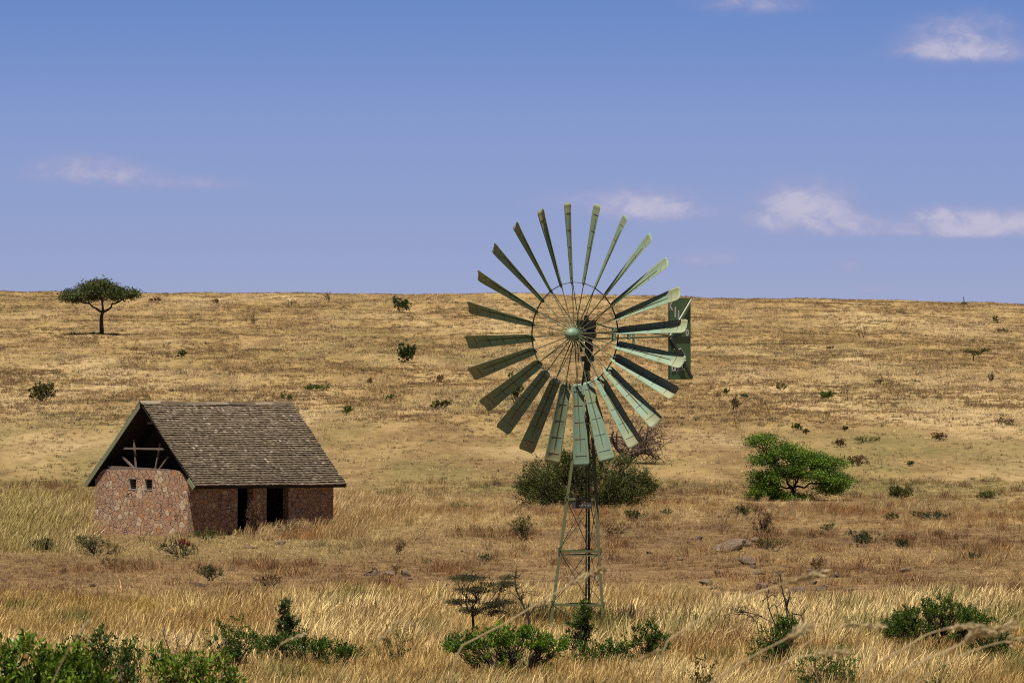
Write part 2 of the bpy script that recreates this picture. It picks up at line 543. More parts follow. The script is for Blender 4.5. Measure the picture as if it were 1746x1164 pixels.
def build_windmill():
    t_ax = 0.53
    X0 = 1.427 + t_ax * math.sin(PSI); Y0 = 66.0 * K + t_ax * math.cos(PSI)
    g0 = tz(X0, Y0)
    root = empty('windmill', (X0, Y0, g0), -PSI, label='tall green multi-bladed wind pump on a slim steel lattice tower', cat='windmill')
    Rm = Matrix.Rotation(PSI, 3, 'Z')

    def L(dx, dy, z):           # world offsets (dx right, dy away) to root-local, z above sea level
        p = Rm @ Vector((dx, dy, 0))
        return Vector((p.x, p.y, z - g0))
    hubz = 6.87
    top = L(0, 0, 6.35)
    ang = [R(195), R(315), R(75)]
    rad = 0.806
    foot = [L(rad * math.cos(a) - 0.163, rad * math.sin(a), -0.15) for a in ang]
    apex = [L(0.045 * math.cos(a), 0.045 * math.sin(a), 6.5) for a in ang]
    cen = (foot[0] + foot[1] + foot[2]) / 3

    def on(i, z):
        f = (z - g0 - foot[i].z) / (apex[i].z - foot[i].z)
        return foot[i].lerp(apex[i], f)
    for i in range(3):
        b = MB()
        d1 = foot[(i + 1) % 3] - foot[i]; d2 = foot[(i + 2) % 3] - foot[i]
        b.angle(foot[i], apex[i], 0.068 if i < 2 else 0.040, 0.009, d1, d2)
        for zz_ in (0.75, 1.96, 3.12, 4.1, 4.9, 5.55):     # splice plates with bolts
            p = on(i, zz_)
            b.box(p, (0.04, 0.04, 0.12))
        b.build('leg', M_tower, root)
    lv = [0.74, 1.96, 3.14, 4.08, 4.86, 5.50]
    for z in lv:
        for i in range(3):
            j = (i + 1) % 3
            b = MB()
            b.angle(on(i, z), on(j, z), 0.04 if z > 3.5 else 0.052, 0.007, (0, 0, -1), cen - on(i, z))
            if z == 1.96:
                b.angle(on(i, z - 0.10), on(j, z - 0.10), 0.036, 0.008, (0, 0, -1), cen - on(i, z))
            b.build('girt', M_tower if z < 3.5 else M_iron, root)
    zs = [0.0] + lv + [6.1]
    for a, c in zip(zs[:-1], zs[1:]):
        for i in range(3):
            j = (i + 1) % 3
            b = MB()
            b.tube([on(i, a), on(j, c)], 0.0085, 5)
            b.tube([on(j, a), on(i, c)], 0.0085, 5)
            b.build('brace', M_iron if a > 0.1 else M_tower, root)
    # pump rod and rising main with couplings
    b = MB()
    b.tube([L(-0.03, 0, 0.0), L(-0.02, 0, 6.6)], 0.014, 6)
    b.build('pump_rod', M_iron, root)
    b = MB()
    b.tube([L(-0.05, 0.03, -0.1), L(-0.03, 0.03, 3.1), L(-0.02, 0.03, 5.9)], 0.012, 8)
    for z in (0.7, 1.35, 1.96, 2.5, 3.14, 3.9, 4.6, 5.3):
        q = L(-0.05 + 0.005 * z, 0.03, z)
        b.tube([q - Vector((0, 0, .05)), q + Vector((0, 0, .05))], 0.024, 8)
    b.build('riser_pipe', M_iron, root)
    # small weathered plate under a girt
    b = MB()
    a0 = on(0, 2.98); a1 = on(1, 2.98)
    b.bar(a0.lerp(a1, 0.22), a0.lerp(a1, 0.82), 0.012, 0.14)
    pl = b.build('plate', M_iron, root)
    b = MB()
    rr = random.Random(4)
    for q in range(9):
        f = 0.40 + q * 0.045
        p = a0.lerp(a1, f); n = (p - cen); n.z = 0; n.normalize()
        b.box(p + n * 0.010 + Vector((0, 0, rr.uniform(-.01, .01))), (0.012, 0.012, rr.uniform(0.02, 0.045)))
    b.build('worn_marks', M_pale, pl)
    # head: mast pipe, gearbox, pitman, housing
    C = Vector((0, -t_ax, hubz - g0))

    def P(x, y, z):
        return Vector((x, y - t_ax, z + hubz - g0))
    b = MB()
    b.tube([P(0, t_ax, -0.75), P(0, t_ax, 0.30)], [0.075, 0.06], 10)
    b.tube([P(0, t_ax, -0.62), P(0, t_ax, -0.50)], [0.15, 0.15], 12)
    b.tube([P(0, t_ax, -0.30), P(0, t_ax, -0.22)], [0.13, 0.13], 12)
    b.build('mast', M_iron, root)
    b = MB()
    b.tube([P(0, 0.16, 0), P(0, 0.26, 0), P(0, 0.60, 0), P(0, 0.72, 0), P(0, 0.80, 0)], [0.10, 0.16, 0.17, 0.12, 0.04], 14)
    b.box(P(0, 0.48, 0.20), (0.26, 0.40, 0.18))
    b.box(P(0, 0.48, 0.31), (0.30, 0.44, 0.03))
    b.box(P(0.10, 0.30, 0.36), (0.05, 0.08, 0.12)); b.box(P(-0.08, 0.62, 0.36), (0.06, 0.06, 0.14))
    b.tube([P(0.1, 0.45, 0.12), P(0.16, 0.47, -0.35), P(0.05, 0.5, -0.6)], 0.03, 6)
    b.tube([P(-0.1, 0.4, 0.1), P(-0.13, 0.45, -0.4)], 0.025, 6)
    b.build('gearbox', M_iron, root, smooth=False)
    # hub dome + drum
    b = MB()
    prof = [(-0.30, 0.004), (-0.29, 0.05), (-0.26, 0.10), (-0.20, 0.135), (-0.13, 0.15), (-0.06, 0.145), (-0.03, 0.10), (0.18, 0.10), (0.19, 0.05)]
    b.tube([P(0, y, 0) for y, r_ in prof], [r_ for y, r_ in prof], 24)
    hub = b.build('hub', M_green, root, smooth=True)
    # gusset fins on the hub
    b = MB()
    for q in range(24):
        a = q * R(15) + R(-2.8)
        d = Vector((math.sin(a), 0, math.cos(a)))
        b.bar(P(0, -0.03, 0) + d * 0.10, P(0, -0.005, 0) + d * 0.27, 0.03, 0.008, up=(0, 1, 0))
    b.build('spoke_socket', M_green, hub)
    # inner rim
    b = MB()
    N = 24
    pts = [P(0, 0, 0) + Vector((math.sin(R(15) * q + R(-2.8)), 0, math.cos(R(15) * q + R(-2.8)))) * 1.185 for q in range(N)]
    for q in range(N):
        b.bar(pts[q], pts[(q + 1) % N], 0.045, 0.010, up=(pts[q] + pts[(q + 1) % N]) / 2 - C)
    rim = b.build('rim', M_iron, root)
    for q in range(0, 24, 2):       # rear stays from the back of the hub to the rim
        a = R(15) * q + R(-2.8)
        b = MB()
        d = Vector((math.sin(a + 0.1), 0, math.cos(a + 0.1)))
        b.tube([P(0, 0.20, 0) + d * 0.09, pts[q]], 0.009, 5)
        b.build('stay', M_iron, rim)
    # blades
    bm_ = blade_mat()

    def blade_mesh():
        b = MB()
        nr, nc = 26, 11
        r0, r1 = 1.13, 3.0
        vs = []
        for i in range(nr):
            f = i / (nr - 1)
            r = r0 + (r1 - r0) * f
            wd = 0.255 + 0.105 * f + 0.012 * f * f
            # rounded ends
            e0 = min(1, (r - r0) / 0.11); e1 = min(1, (r1 - r) / 0.06)
            cw = wd * (0.62 + 0.38 * math.sqrt(max(0, 1 - (1 - e0) ** 2))) * (0.80 + 0.20 * math.sqrt(max(0, 1 - (1 - e1) ** 2)))
            pit = -(R(50) + (R(33) - R(50)) * f)
            arc = R(35) * (1 - 0.30 * f)
            for j in range(nc):
                s = (j / (nc - 1)) * 2 - 1
                th = s * arc
                rc = cw / (2 * math.sin(arc))
                xx = rc * math.sin(th)
                yy = -(rc * (1 - math.cos(th))) + rc * (1 - math.cos(arc)) * 0.5     # edges come forward (towards -Y)
                if f > 0.88:
                    yy += 0.006 * math.sin((f - 0.88) * 2 * math.pi / 0.035)
                # pitch about the radial (Z) axis
                X = xx * math.cos(pit) - yy * math.sin(pit)
                Y = xx * math.sin(pit) + yy * math.cos(pit)
                vs.append((X, Y, r))
        fs = [(i * nc + j, i * nc + j + 1, (i + 1) * nc + j + 1, (i + 1) * nc + j) for i in range(nr - 1) for j in range(nc - 1)]
        b.add(vs, fs)
        return b

    def rel(r, s, fwd):
        """point on the blade: r radius, s -1..1 across, fwd metres in front of the sheet"""
        f = (r - 1.13) / 1.87
        wd = 0.255 + 0.105 * f + 0.012 * f * f
        pit = -(R(50) + (R(33) - R(50)) * f)
        arc = R(35) * (1 - 0.30 * f)
        th = s * arc; rc = wd / (2 * math.sin(arc))
        xx = rc * math.sin(th); yy = -(rc * (1 - math.cos(th))) + rc * (1 - math.cos(arc)) * 0.5 - fwd
        return Vector((xx * math.cos(pit) - yy * math.sin(pit), xx * math.sin(pit) + yy * math.cos(pit), r))
    proto = blade_mesh().build('blade', bm_, root, smooth=True)
    sd = proto.modifiers.new('thick', 'SOLIDIFY'); sd.thickness = 0.004; sd.offset = 0
    b = MB()
    b.tube([Vector((0, -0.02, 0.12)), Vector((0.0, -0.005, 1.12)), rel(1.25, 0, 0.014), rel(1.7, 0, 0.014), rel(2.2, 0, 0.014), rel(2.66, 0, 0.010)], [0.012, 0.012, 0.012, 0.010, 0.008, 0.005], 6)
    spoke = b.build('spoke', M_tower, proto)
    clips = []
    for r in (1.30, 1.62, 2.0, 2.38, 2.76):
        b = MB()
        ss = np.linspace(-0.7, 0.7, 7)
        b.tube([rel(r, s_, 0.004) for s_ in ss], 0.0055, 4)
        clips.append(b.build('bracket', M_iron, proto))
    for q in range(24):
        if q == 0:
            o = proto
        else:
            o = proto.copy(); COL.objects.link(o); o.parent = root
            s1 = spoke.copy(); COL.objects.link(s1); s1.parent = o
            for cl_ in clips:
                s2 = cl_.copy(); COL.objects.link(s2); s2.parent = o
        o.location = C
        jr = random.Random(q * 7 + 1)
        o.rotation_euler = (Matrix.Rotation(R(-2.8) + R(15) * q + R(jr.uniform(-.7, .7)), 3, 'Y') @ Matrix.Rotation(R(jr.uniform(-4, 4)), 3, 'Z') @ Matrix.Rotation(R(jr.uniform(-.6, .6)), 3, 'X')).to_euler()
    # tail: boom and vane
    y0, y1 = 3.94, 4.903
    zt, zb = 7.718 - hubz, 5.814 - hubz
    b = MB()
    b.tube([P(0, 0.6, -0.10), P(0, y0 + 0.02, -0.055)], 0.022, 8)
    b.tube([P(0, 0.62, 0.30), P(0, 1.35, 0.16), P(0, y0, -0.02)], 0.020, 6)
    b.tube([P(0, 0.62, 0.04), P(0, 2.4, 0.0)], 0.020, 6)
    b.tube([P(0, 0.6, -0.55), P(0, 1.7, -0.08)], 0.014, 6)
    b.build('tail_boom', M_tower, root)
    b = MB()
    b.tube([P(0, 1.62, 0.16), P(0, 1.62, -0.16)], [0.05, 0.05], 8)
    b.tube([P(0, 2.25, 0.07), P(0, 2.25, -0.12)], [0.045, 0.045], 8)
    b.tube([P(0, 2.45, 0.05), P(0, 2.45, -0.24)], [0.03, 0.03], 8)
    b.build('damper', M_green, root)
    b = MB()
    b.box(P(-0.01, (y0 + y1) / 2, (zt - 0.055 + 0.0) / 2), (0.008, y1 - y0, zt + 0.055))
    b.box(P(-0.01, (y0 + y1) / 2, (zb - 0.062) / 2), (0.008, y1 - y0, -0.062 - zb - 0.004))
    vane = b.build('tail_vane', M_vane, root)
    b = MB()
    b.box(P(0.004, (y0 + y1) / 2, -0.058), (0.02, y1 - y0, 0.022))
    b.box(P(0.004, y0 + 0.008, 0.0 + (zt + zb) / 2), (0.018, 0.016, zt - zb))
    b.build('frame', M_iron, vane)
    b = MB()
    b.bar(P(0.03, y0 + 0.02, -0.03), P(0.03, y1 - 0.02, zt - 0.03), 0.030, 0.030, up=(1, 0, 0))
    b.build('strut', M_pale, vane)  # upper strut, sunlight put into its pale colour
    b = MB()
    b.bar(P(0.05, y0 + 0.02, -0.09), P(0.05, y1 - 0.02, zb + 0.03), 0.075, 0.03, up=(1, 0, 0))
    b.build('strut', M_iron, vane)
    b = MB()      # rust edge and rivets
    for q in range(14):
        b.tube([P(0.0, y1 - 0.03, zb + 0.08 + q * 0.139), P(0.004, y1 - 0.03, zb + 0.08 + q * 0.139)], 0.012, 6)
    b.build('rivet', M_iron, vane)

    def letters(name, items, size, mat, outline=False):
        b = MB()
        for ch, yy, z0, hh, ww in items:
            cu_ = bpy.data.curves.new('glyph', 'FONT')
            cu_.body = ch; cu_.size = 1.0; cu_.extrude = 0.0
            cu_.offset = 0.045 if not outline else 0.0
            ob = bpy.data.objects.new('glyph', cu_)
            COL.objects.link(ob)
            dg = bpy.context.evaluated_depsgraph_get()
            me = ob.evaluated_get(dg).to_mesh()
            co = np.array([v_.co[:] for v_ in me.vertices])
            fs = [tuple(p.vertices) for p in me.polygons]
            mn = co.min(0); mxx = co.max(0)
            sx = ww / (mxx[0] - mn[0]); sz = hh / (mxx[1] - mn[1])
            if outline:
                ec = {}
                for p in fs:
                    for a_, b_ in zip(p, p[1:] + p[:1]):
                        ec.setdefault((min(a_, b_), max(a_, b_)), 0)
                        ec[(min(a_, b_), max(a_, b_))] += 1
                for (a_, b_), n_ in ec.items():
                    if n_ == 1:
                        pa = P(0.001, yy + (co[a_][0] - mn[0]) * sx, z0 + (co[a_][1] - mn[1]) * sz)
                        pb = P(0.001, yy + (co[b_][0] - mn[0]) * sx, z0 + (co[b_][1] - mn[1]) * sz)
                        if (pa - pb).length > 1e-4:
                            b.bar(pa, pb, 0.010, 0.010, up=(1, 0, 0))
            else:
                vs = [P(-0.003, yy + (c_[0] - mn[0]) * sx, z0 + (c_[1] - mn[1]) * sz) for c_ in co]
                b.add([tuple(q) for q in vs], fs)
            ob.evaluated_get(dg).to_mesh_clear()
            bpy.data.objects.remove(ob)
        return b.build(name, mat, vane)
    def zr(row):
        return EYE - (row - HZ) / 73.0 - hubz
    yy = lambda px: y0 + (px - 1140) / 38.0 * (y1 - y0)
    letters('lettering', [('K', yy(1140.6), zr(529.5), 0.215, 0.20), ('i', yy(1150.2), zr(541), 0.25, 0.075), ('j', yy(1154.6), zr(553), 0.33, 0.10),
                          ('i', yy(1159.3), zr(559), 0.25, 0.075), ('t', yy(1163.3), zr(566), 0.24, 0.11), ('o', yy(1169.2), zr(573), 0.165, 0.145)], 1, M_white)
    letters('outline_lettering', [('B', yy(1145.8), zr(632.5), 0.22, 0.13), ('H', yy(1151.0), zr(632), 0.22, 0.13), ('E', yy(1157), zr(631.5), 0.22, 0.12), ('L', yy(1162.6), zr(631), 0.22, 0.10)], 1, M_white, True)
    b = MB()
    shape = [(1149.5, 595), (1156, 596.5), (1161, 594), (1164.5, 600), (1166.8, 603.5), (1168, 609), (1169.5, 613), (1166, 618), (1163, 622), (1157, 616), (1150.5, 612.5), (1152, 608), (1156.5, 604.5), (1155, 600), (1149.5, 595)]
    for (ax_, ay_), (bx_, by_) in zip(shape[:-1], shape[1:]):
        b.bar(P(0.001, yy(ax_), zr(ay_)), P(0.001, yy(bx_), zr(by_)), 0.012, 0.012, up=(1, 0, 0))
    for (ax_, ay_), (bx_, by_) in (((1150, 595.5), (1155.8, 602)), ((1150.5, 596), (1156.5, 605.5))):
        b.bar(P(0.001, yy(ax_), zr(ay_)), P(0.001, yy(bx_), zr(by_)), 0.010, 0.010, up=(1, 0, 0))
    b.build('outline_emblem', M_white, vane)


build_windmill()

# ------------------------------------------------------------------ hut
HS = 50.0


def stone_mat():
    m, k, bs, out = new_mat('rubble_stone')
    t = k.new('ShaderNodeTexCoord').outputs['Object']
    nd = k.new('ShaderNodeTexNoise'); k.put(nd.inputs['Vector'], t); nd.inputs['Scale'].default_value = 3.0; nd.inputs['Detail'].default_value = 3
    p = k.vmath('ADD', t, k.vmath('MULTIPLY', k.vmath('SUBTRACT', nd.outputs[1], (0.5, 0.5, 0.5)), (0.16, 0.16, 0.16)))
    mp = k.new('ShaderNodeMapping'); k.put(mp.inputs[0], p); mp.inputs['Scale'].default_value = (1, 1, 1.15)
    v1 = k.new('ShaderNodeTexVoronoi', feature='F1'); k.put(v1.inputs['Vector'], mp.outputs[0]); v1.inputs['Scale'].default_value = 5.3
    v2 = k.new('ShaderNodeTexVoronoi', feature='DISTANCE_TO_EDGE'); k.put(v2.inputs['Vector'], mp.outputs[0]); v2.inputs['Scale'].default_value = 5.3
    sp = k.new('ShaderNodeSeparateColor'); k.put(sp.inputs[0], v1.outputs['Color'])
    c = k.ramp(sp.outputs[0], [(0.0, (0.52, 0.28, 0.16)), (0.25, (0.66, 0.41, 0.26)), (0.5, (0.56, 0.38, 0.27)), (0.68, (0.76, 0.52, 0.31)), (0.82, (0.68, 0.33, 0.13)), (0.93, (0.88, 0.71, 0.47))])
    c = k.mix(k.math('MULTIPLY', k.noise(t, 16, 4, 0.7), 0.45), c, (0.30, 0.17, 0.10))
    mort = k.step(v2.outputs['Distance'], 0.010, 0.055)
    c = k.mix(mort, (0.27, 0.17, 0.11), c)
    k.put(bs.inputs['Base Color'], c)
    bs.inputs['Roughness'].default_value = 0.9
    hgt = k.math('ADD', k.math('MULTIPLY', mort, 1.0), k.math('MULTIPLY', k.noise(t, 12, 5, 0.65), 0.5))
    hgt = k.math('ADD', hgt, k.math('MULTIPLY', sp.outputs[1], 0.5))
    bump(k, bs, hgt, 0.9, 0.05)
    return m


def shingle_mat():
    m, k, bs, out = new_mat('weathered_shingle')
    t = k.new('ShaderNodeTexCoord').outputs['Object']
    a = attr(k, 'tint')
    c = k.ramp(a, [(0.0, (0.040, 0.027, 0.016)), (0.3, (0.105, 0.076, 0.045)), (0.6, (0.21, 0.16, 0.105)), (0.85, (0.34, 0.275, 0.195)), (1.0, (0.55, 0.47, 0.37))])
    n = k.noise(t, 1.3, 5, 0.65)
    c = k.mix(k.math('MULTIPLY', k.step(n, 0.45, 0.68), 0.55), c, (0.13, 0.10, 0.045))
    mp = k.new('ShaderNodeMapping'); k.put(mp.inputs[0], t); mp.inputs['Scale'].default_value = (30, 4, 4)
    c = k.mix(k.math('MULTIPLY', k.noise(mp.outputs[0], 1.5, 4), 0.4), c, (0.09, 0.065, 0.04))
    k.put(bs.inputs['Base Color'], c)
    bs.inputs['Roughness'].default_value = 0.85
    bump(k, bs, k.noise(mp.outputs[0], 2.0, 4), 0.4, 0.01)
    return m


def gridsolid(b, xs, ys, zs, filled, move=None):
    nx, ny, nz_ = len(xs) - 1, len(ys) - 1, len(zs) - 1
    F = lambda i, j, k: 0 <= i < nx and 0 <= j < ny and 0 <= k < nz_ and filled(i, j, k)
    idx = {}; vs = []; fs = []

    def V(i, j, k):
        if (i, j, k) not in idx:
            idx[(i, j, k)] = len(vs)
            p = (xs[i], ys[j], zs[k])
            vs.append(move(*p) if move else p)
        return idx[(i, j, k)]
    for i in range(nx):
        for j in range(ny):
            for k in range(nz_):
                if not F(i, j, k): continue
                if not F(i - 1, j, k): fs.append((V(i, j, k), V(i, j, k + 1), V(i, j + 1, k + 1), V(i, j + 1, k)))
                if not F(i + 1, j, k): fs.append((V(i + 1, j, k), V(i + 1, j + 1, k), V(i + 1, j + 1, k + 1), V(i + 1, j, k + 1)))
                if not F(i, j - 1, k): fs.append((V(i, j, k), V(i + 1, j, k), V(i + 1, j, k + 1), V(i, j, k + 1)))
                if not F(i, j + 1, k): fs.append((V(i, j + 1, k), V(i, j + 1, k + 1), V(i + 1, j + 1, k + 1), V(i + 1, j + 1, k)))
                if not F(i, j, k - 1): fs.append((V(i, j, k), V(i, j + 1, k), V(i + 1, j + 1, k), V(i + 1, j, k)))
                if not F(i, j, k + 1): fs.append((V(i, j, k + 1), V(i + 1, j, k + 1), V(i + 1, j + 1, k + 1), V(i, j + 1, k + 1)))
    b.add(vs, fs)


HUT_X, HUT_Y = -11.06, 99.0 * K
HUT_A = R(50)


def build_hut():
    gz = -0.02
    root = empty('stone_hut', (HUT_X, HUT_Y, gz), HUT_A, label='small rubble stone hut with a steep shingle roof and an open gable', cat='hut')
    Wd, Ln, T = 4.40, 7.44, 0.26
    root.rotation_euler = Euler((0, R(0.7), HUT_A))
    M_st = stone_mat(); M_sh = shingle_mat()
    M_timber = plain('grey_timber', (0.22, 0.165, 0.13), 0.85, var=0.5, scale=9, bmp=0.5)
    M_barge = plain('barge_paint', (0.26, 0.29, 0.17), 0.75, var=0.35, scale=8, bmp=0.3)
    M_ceil = plain('shade_dark_boards', (0.035, 0.026, 0.018), 0.9, var=0.3)  # near-black: the shade inside the hut is put into this colour
    M_conc = plain('concrete', (0.42, 0.36, 0.27), 0.9, var=0.2)
    M_frame = plain('window_paint', (0.50, 0.42, 0.36), 0.7, var=0.2)
    zt = 2.05
    # walls: one shell with window and door openings
    xs = [0, T, 2.50, 3.28, 3.98, 5.10, Ln - T, Ln]
    ys = [0, T, 0.42, 1.67, 2.06, 2.42, 2.81, Wd - 0.42, Wd - T, Wd]
    zs = [-0.3, 1.58, 1.96, zt, 2.27]

    def fill(i, j, k):
        gable = i == 0
        if k == 3:
            return gable and 0 <= j <= 8
        if gable:
            if k == 1 and j in (3, 5): return False
            return True
        if i == 6: return True
        if j == 0:
            return i not in (2, 4)
        if j == 8: return True
        return False

    def mv(x, y, z):
        if z > 2.2 and x < T + 0.01:
            if y < 0.01 or y > Wd - 0.01: z = 1.92
            elif y < T + 0.01 or y > Wd - T - 0.01: z = 2.17
        if zt - 0.01 < z < zt + 0.01 and x < T + 0.01 and (y < 0.01 or y > Wd - 0.01): z = 1.90
        return (x, y, z)
    b = MB(); gridsolid(b, xs, ys, zs, fill, mv)
    wall = b.build('stone_wall', M_st, root)
    # partition added to keep the interior dark
    b = MB(); b.box((3.66, 2.1, 0.95), (0.2, Wd - 2 * T - 0.2, 2.3)); b.build('shade_partition', M_ceil, root)
    b = MB()
    b.box((Ln / 2, Wd / 2, -0.14), (Ln - 0.02, Wd - 0.02, 0.4))
    b.box((Ln / 2, -0.10, -0.2), (Ln - 0.1, 0.3, 0.32))
    b.box((-0.05, Wd / 2, -0.2), (0.2, Wd + 0.1, 0.33))
    b.build('plinth', M_conc, root)
    for yc in (1.865, 2.615):
        b = MB()
        for dy_ in (-0.19, 0.19):
            b.box((0.06, yc + dy_ * 0.93, 1.77), (0.10, 0.028, 0.38))
        b.box((0.05, yc, 1.593), (0.12, 0.38, 0.028)); b.box((0.06, yc, 1.947), (0.10, 0.38, 0.024))
        fr = b.build('window', M_frame, root)
        b = MB()
        for z in (1.66, 1.74, 1.83):
            b.box((0.11, yc, z), (0.05, 0.32, 0.006), Euler((0, 0.5, 0)).to_matrix())
        b.build('louvre', M_timber, fr)
    for xa, xb in ((2.50, 3.28), (3.98, 5.10)):
        b = MB(); b.box(((xa + xb) / 2, 0.13, 1.98), (xb - xa - 0.01, 0.24, 0.13)); b.build('lintel', M_timber, root)
        b = MB(); b.box(((xa + xb) / 2, 0.10, 0.035), (xb - xa - 0.01, 0.30, 0.07)); b.build('threshold', M_conc, root)
    # roof decks
    yr = Wd / 2; zr = 4.56; ye = -0.365; ze = 1.76
    x0, x1 = -0.07, Ln + 0.20
    sl = math.hypot(yr - ye, zr - ze); ang = math.atan2(zr - ze, yr - ye)
    for side in (1, -1):
        b = MB()
        mp = (lambda p: p) if side == 1 else (lambda p: (p[0], Wd - p[1], p[2]))
        # deck board
        nrm = (-math.sin(ang), math.cos(ang))
        th = 0.03
        a = (ye, ze); c = (yr, zr)
        q = [(a[0], a[1]), (c[0], c[1]), (c[0], c[1] - th / math.cos(ang)), (a[0] - nrm[0] * th, a[1] - nrm[1] * th)]
        vs = [mp((x, y, z)) for x in (x0, x1) for (y, z) in q]
        b.add(vs, [(0, 1, 5, 4), (1, 2, 6, 5), (2, 3, 7, 6), (3, 0, 4, 7), (3, 2, 1, 0), (4, 5, 6, 7)])
        deck = b.build('roof', M_ceil, root)
        # shingles
        b = MB(); rr = np.random.RandomState(11 if side == 1 else 12)
        nc = 36; ex = sl / nc
        for k in range(nc):
            x = x0 - rr.uniform(0, 0.1)
            wob = rr.uniform(-0.006, 0.006)
            while x < x1 - 0.02:
                wd = rr.uniform(0.07, 0.14)
                xa = max(x, x0 - 0.02); xb = min(x + wd, x1 + 0.02)
                x += wd
                if xb - xa < 0.02: continue
                s0 = k * ex - 0.03 + rr.uniform(-0.010, 0.010) + wob; s1 = s0 + ex * 1.35
                if k == nc - 1: s1 = sl
                h0 = 0.052 + rr.uniform(-0.006, 0.010); h1 = 0.016; tb = 0.026
                cs, sn = math.cos(ang), math.sin(ang)
                def pt(xx, s, h):
                    h = h + 0.012 * math.sin(xx * 1.9 + s * 2.3) + 0.010 * math.sin(xx * 0.8 - s * 1.1) - 0.035 * math.sin(math.pi * (xx - x0) / (x1 - x0)) * s / sl + 0.02
                    return mp((xx, ye + s * cs - h * sn, ze + s * sn + h * cs))
                g = 0.003
                vv = [pt(xa + g, s0, h0 - tb), pt(xb - g, s0, h0 - tb), pt(xb - g, s1, h1 - 0.012), pt(xa + g, s1, h1 - 0.012),
                      pt(xa + g, s0, h0), pt(xb - g, s0, h0), pt(xb - g, s1, h1), pt(xa + g, s1, h1)]
                tint = float(np.clip(0.46 + rr.normal(0, 0.17) + 0.22 * (k / nc - 0.5), 0, 0.95))
                if rr.rand() < 0.012: tint = 0.97
                fs = [(4, 5, 6, 7), (0, 1, 5, 4), (1, 2, 6, 5), (3, 0, 4, 7), (0, 3, 2, 1)]
                if side == -1: fs = [f[::-1] for f in fs]
                b.add(vv, fs, tint)
        b.build('shingles', M_sh, deck)
    # ridge boards, a few slipped
    b = MB(); rr = random.Random(3)
    x = x0 - 0.04
    while x < x1:
        wd = rr.uniform(0.8, 1.6); xe = min(x + wd, x1 + 0.04)
        for s in (1, -1):
            dz = rr.uniform(-0.008, 0.012)
            c = ((x + xe) / 2, yr - s * 0.04, zr + 0.035 + dz - 0.035 * math.sin(math.pi * ((x + xe) / 2 - x0) / (x1 - x0)))
            rot = Matrix.Rotation(s * ang, 3, 'X')
            b.box(c, (xe - x - 0.01, 0.12, 0.02), rot, tint=rr.choice([0.35, 0.8, 0.9, 0.6]))
        x = xe
    b.build('ridge_cap', M_sh, root)
    # barge boards
    for xb in (x0 - 0.035, x1 + 0.035):
        for s in (1, -1):
            b = MB()
            mp = (lambda y: y) if s == 1 else (lambda y: Wd - y)
            cs, sn = math.cos(ang), math.sin(ang)
            lo, hi = -0.015, -0.20
            pts = [(ye - 0.03 - lo * 0, ze - 0.03, 0), ]
            A = (ye - 0.06 * cs - 0.02 * sn, ze - 0.06 * sn + 0.02 * cs)
            Bp = (yr, zr + 0.02 / cs)
            C_ = (yr, zr - 0.12 / cs)
            D_ = (A[0] + 0.14 * sn, A[1] - 0.14 * cs); D_0 = D_
            if s == 1 and xb < 0:       # on the near right slope only the foot of the board is left
                Bp = (A[0] + 0.42 * cs, A[1] + 0.42 * sn); C_ = (D_0[0] + 0.40 * cs, D_0[1] + 0.40 * sn)
            vs = [(xx, mp(p[0]), p[1]) for xx in (xb - 0.014, xb + 0.014) for p in (A, Bp, C_, D_)]
            b.add(vs, [(0, 1, 2, 3), (7, 6, 5, 4), (0, 4, 5, 1), (1, 5, 6, 2), (2, 6, 7, 3), (3, 7, 4, 0)])
            b.build('barge_board', M_barge, root)
    # eaves fascia along the long sides
    for s in (1, -1):
        b = MB(); yq = ye + 0.045 if s == 1 else Wd - ye - 0.045
        b.box(((x0 + x1) / 2, yq, ze - 0.055), (x1 - x0 - 0.02, 0.025, 0.09)); b.build('fascia', M_ceil, root)
    # rafters inside
    for q in range(6):
        b = MB()
        xx = 0.9 + q * 1.15
        for s in (1, -1):
            f = (lambda y: y) if s == 1 else (lambda y: Wd - y)
            b.bar((xx, f(ye + 0.2), ze + 0.10), (xx, f(yr), zr - 0.12), 0.05, 0.10, up=(1, 0, 0))
        b.build('rafter', M_ceil, root)
    # open gable timbers, read off the photograph
    def yv(px): return Wd - (px - 162) / 35.9
    def zv(row): return EYE - (row - HZ) / HS - gz
    b = MB()
    b.bar((0.10, yv(183), zv(799)), (0.10, yv(299), zv(804)), 0.16, 0.10); b.build('tie_beam', M_timber, root)
    for (p0, p1, r0, r1, wdt) in (((209, 766), (277, 766), 0, 0, 0.065), ((223, 751), (227, 800), 0, 0, 0.06), ((268, 756), (260, 800), 0, 0, 0.05), ((204, 780), (223, 800), 0, 0, 0.07), ((282, 778), (266, 801), 0, 0, 0.045)):
        b = MB(); xo = 0.06 if p0[1] == 766 else 0.14
        b.bar((xo, yv(p0[0]), zv(p0[1])), (xo, yv(p1[0]), zv(p1[1])), 0.05, wdt, up=(1, 0, 0)) if False else b.bar((xo, yv(p0[0]), zv(p0[1])), (xo, yv(p1[0]), zv(p1[1])), wdt, 0.05, up=(1, 0, 0))
        b.build('timber_brace', M_timber, root)
    b = MB(); b.box((0.3, yv(245), zv(722)), (0.05, 0.24, 0.08)); b.build('apex_block', M_timber, root)
    # added near-black sheet painting the shade behind the truss, and the closed far gable
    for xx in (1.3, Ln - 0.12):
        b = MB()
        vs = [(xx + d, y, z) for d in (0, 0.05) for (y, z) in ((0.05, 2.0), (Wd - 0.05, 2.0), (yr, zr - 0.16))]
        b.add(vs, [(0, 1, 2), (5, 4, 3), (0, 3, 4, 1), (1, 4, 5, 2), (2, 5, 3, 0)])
        b.build('shade_and_gable_board', M_ceil, root)


build_hut()


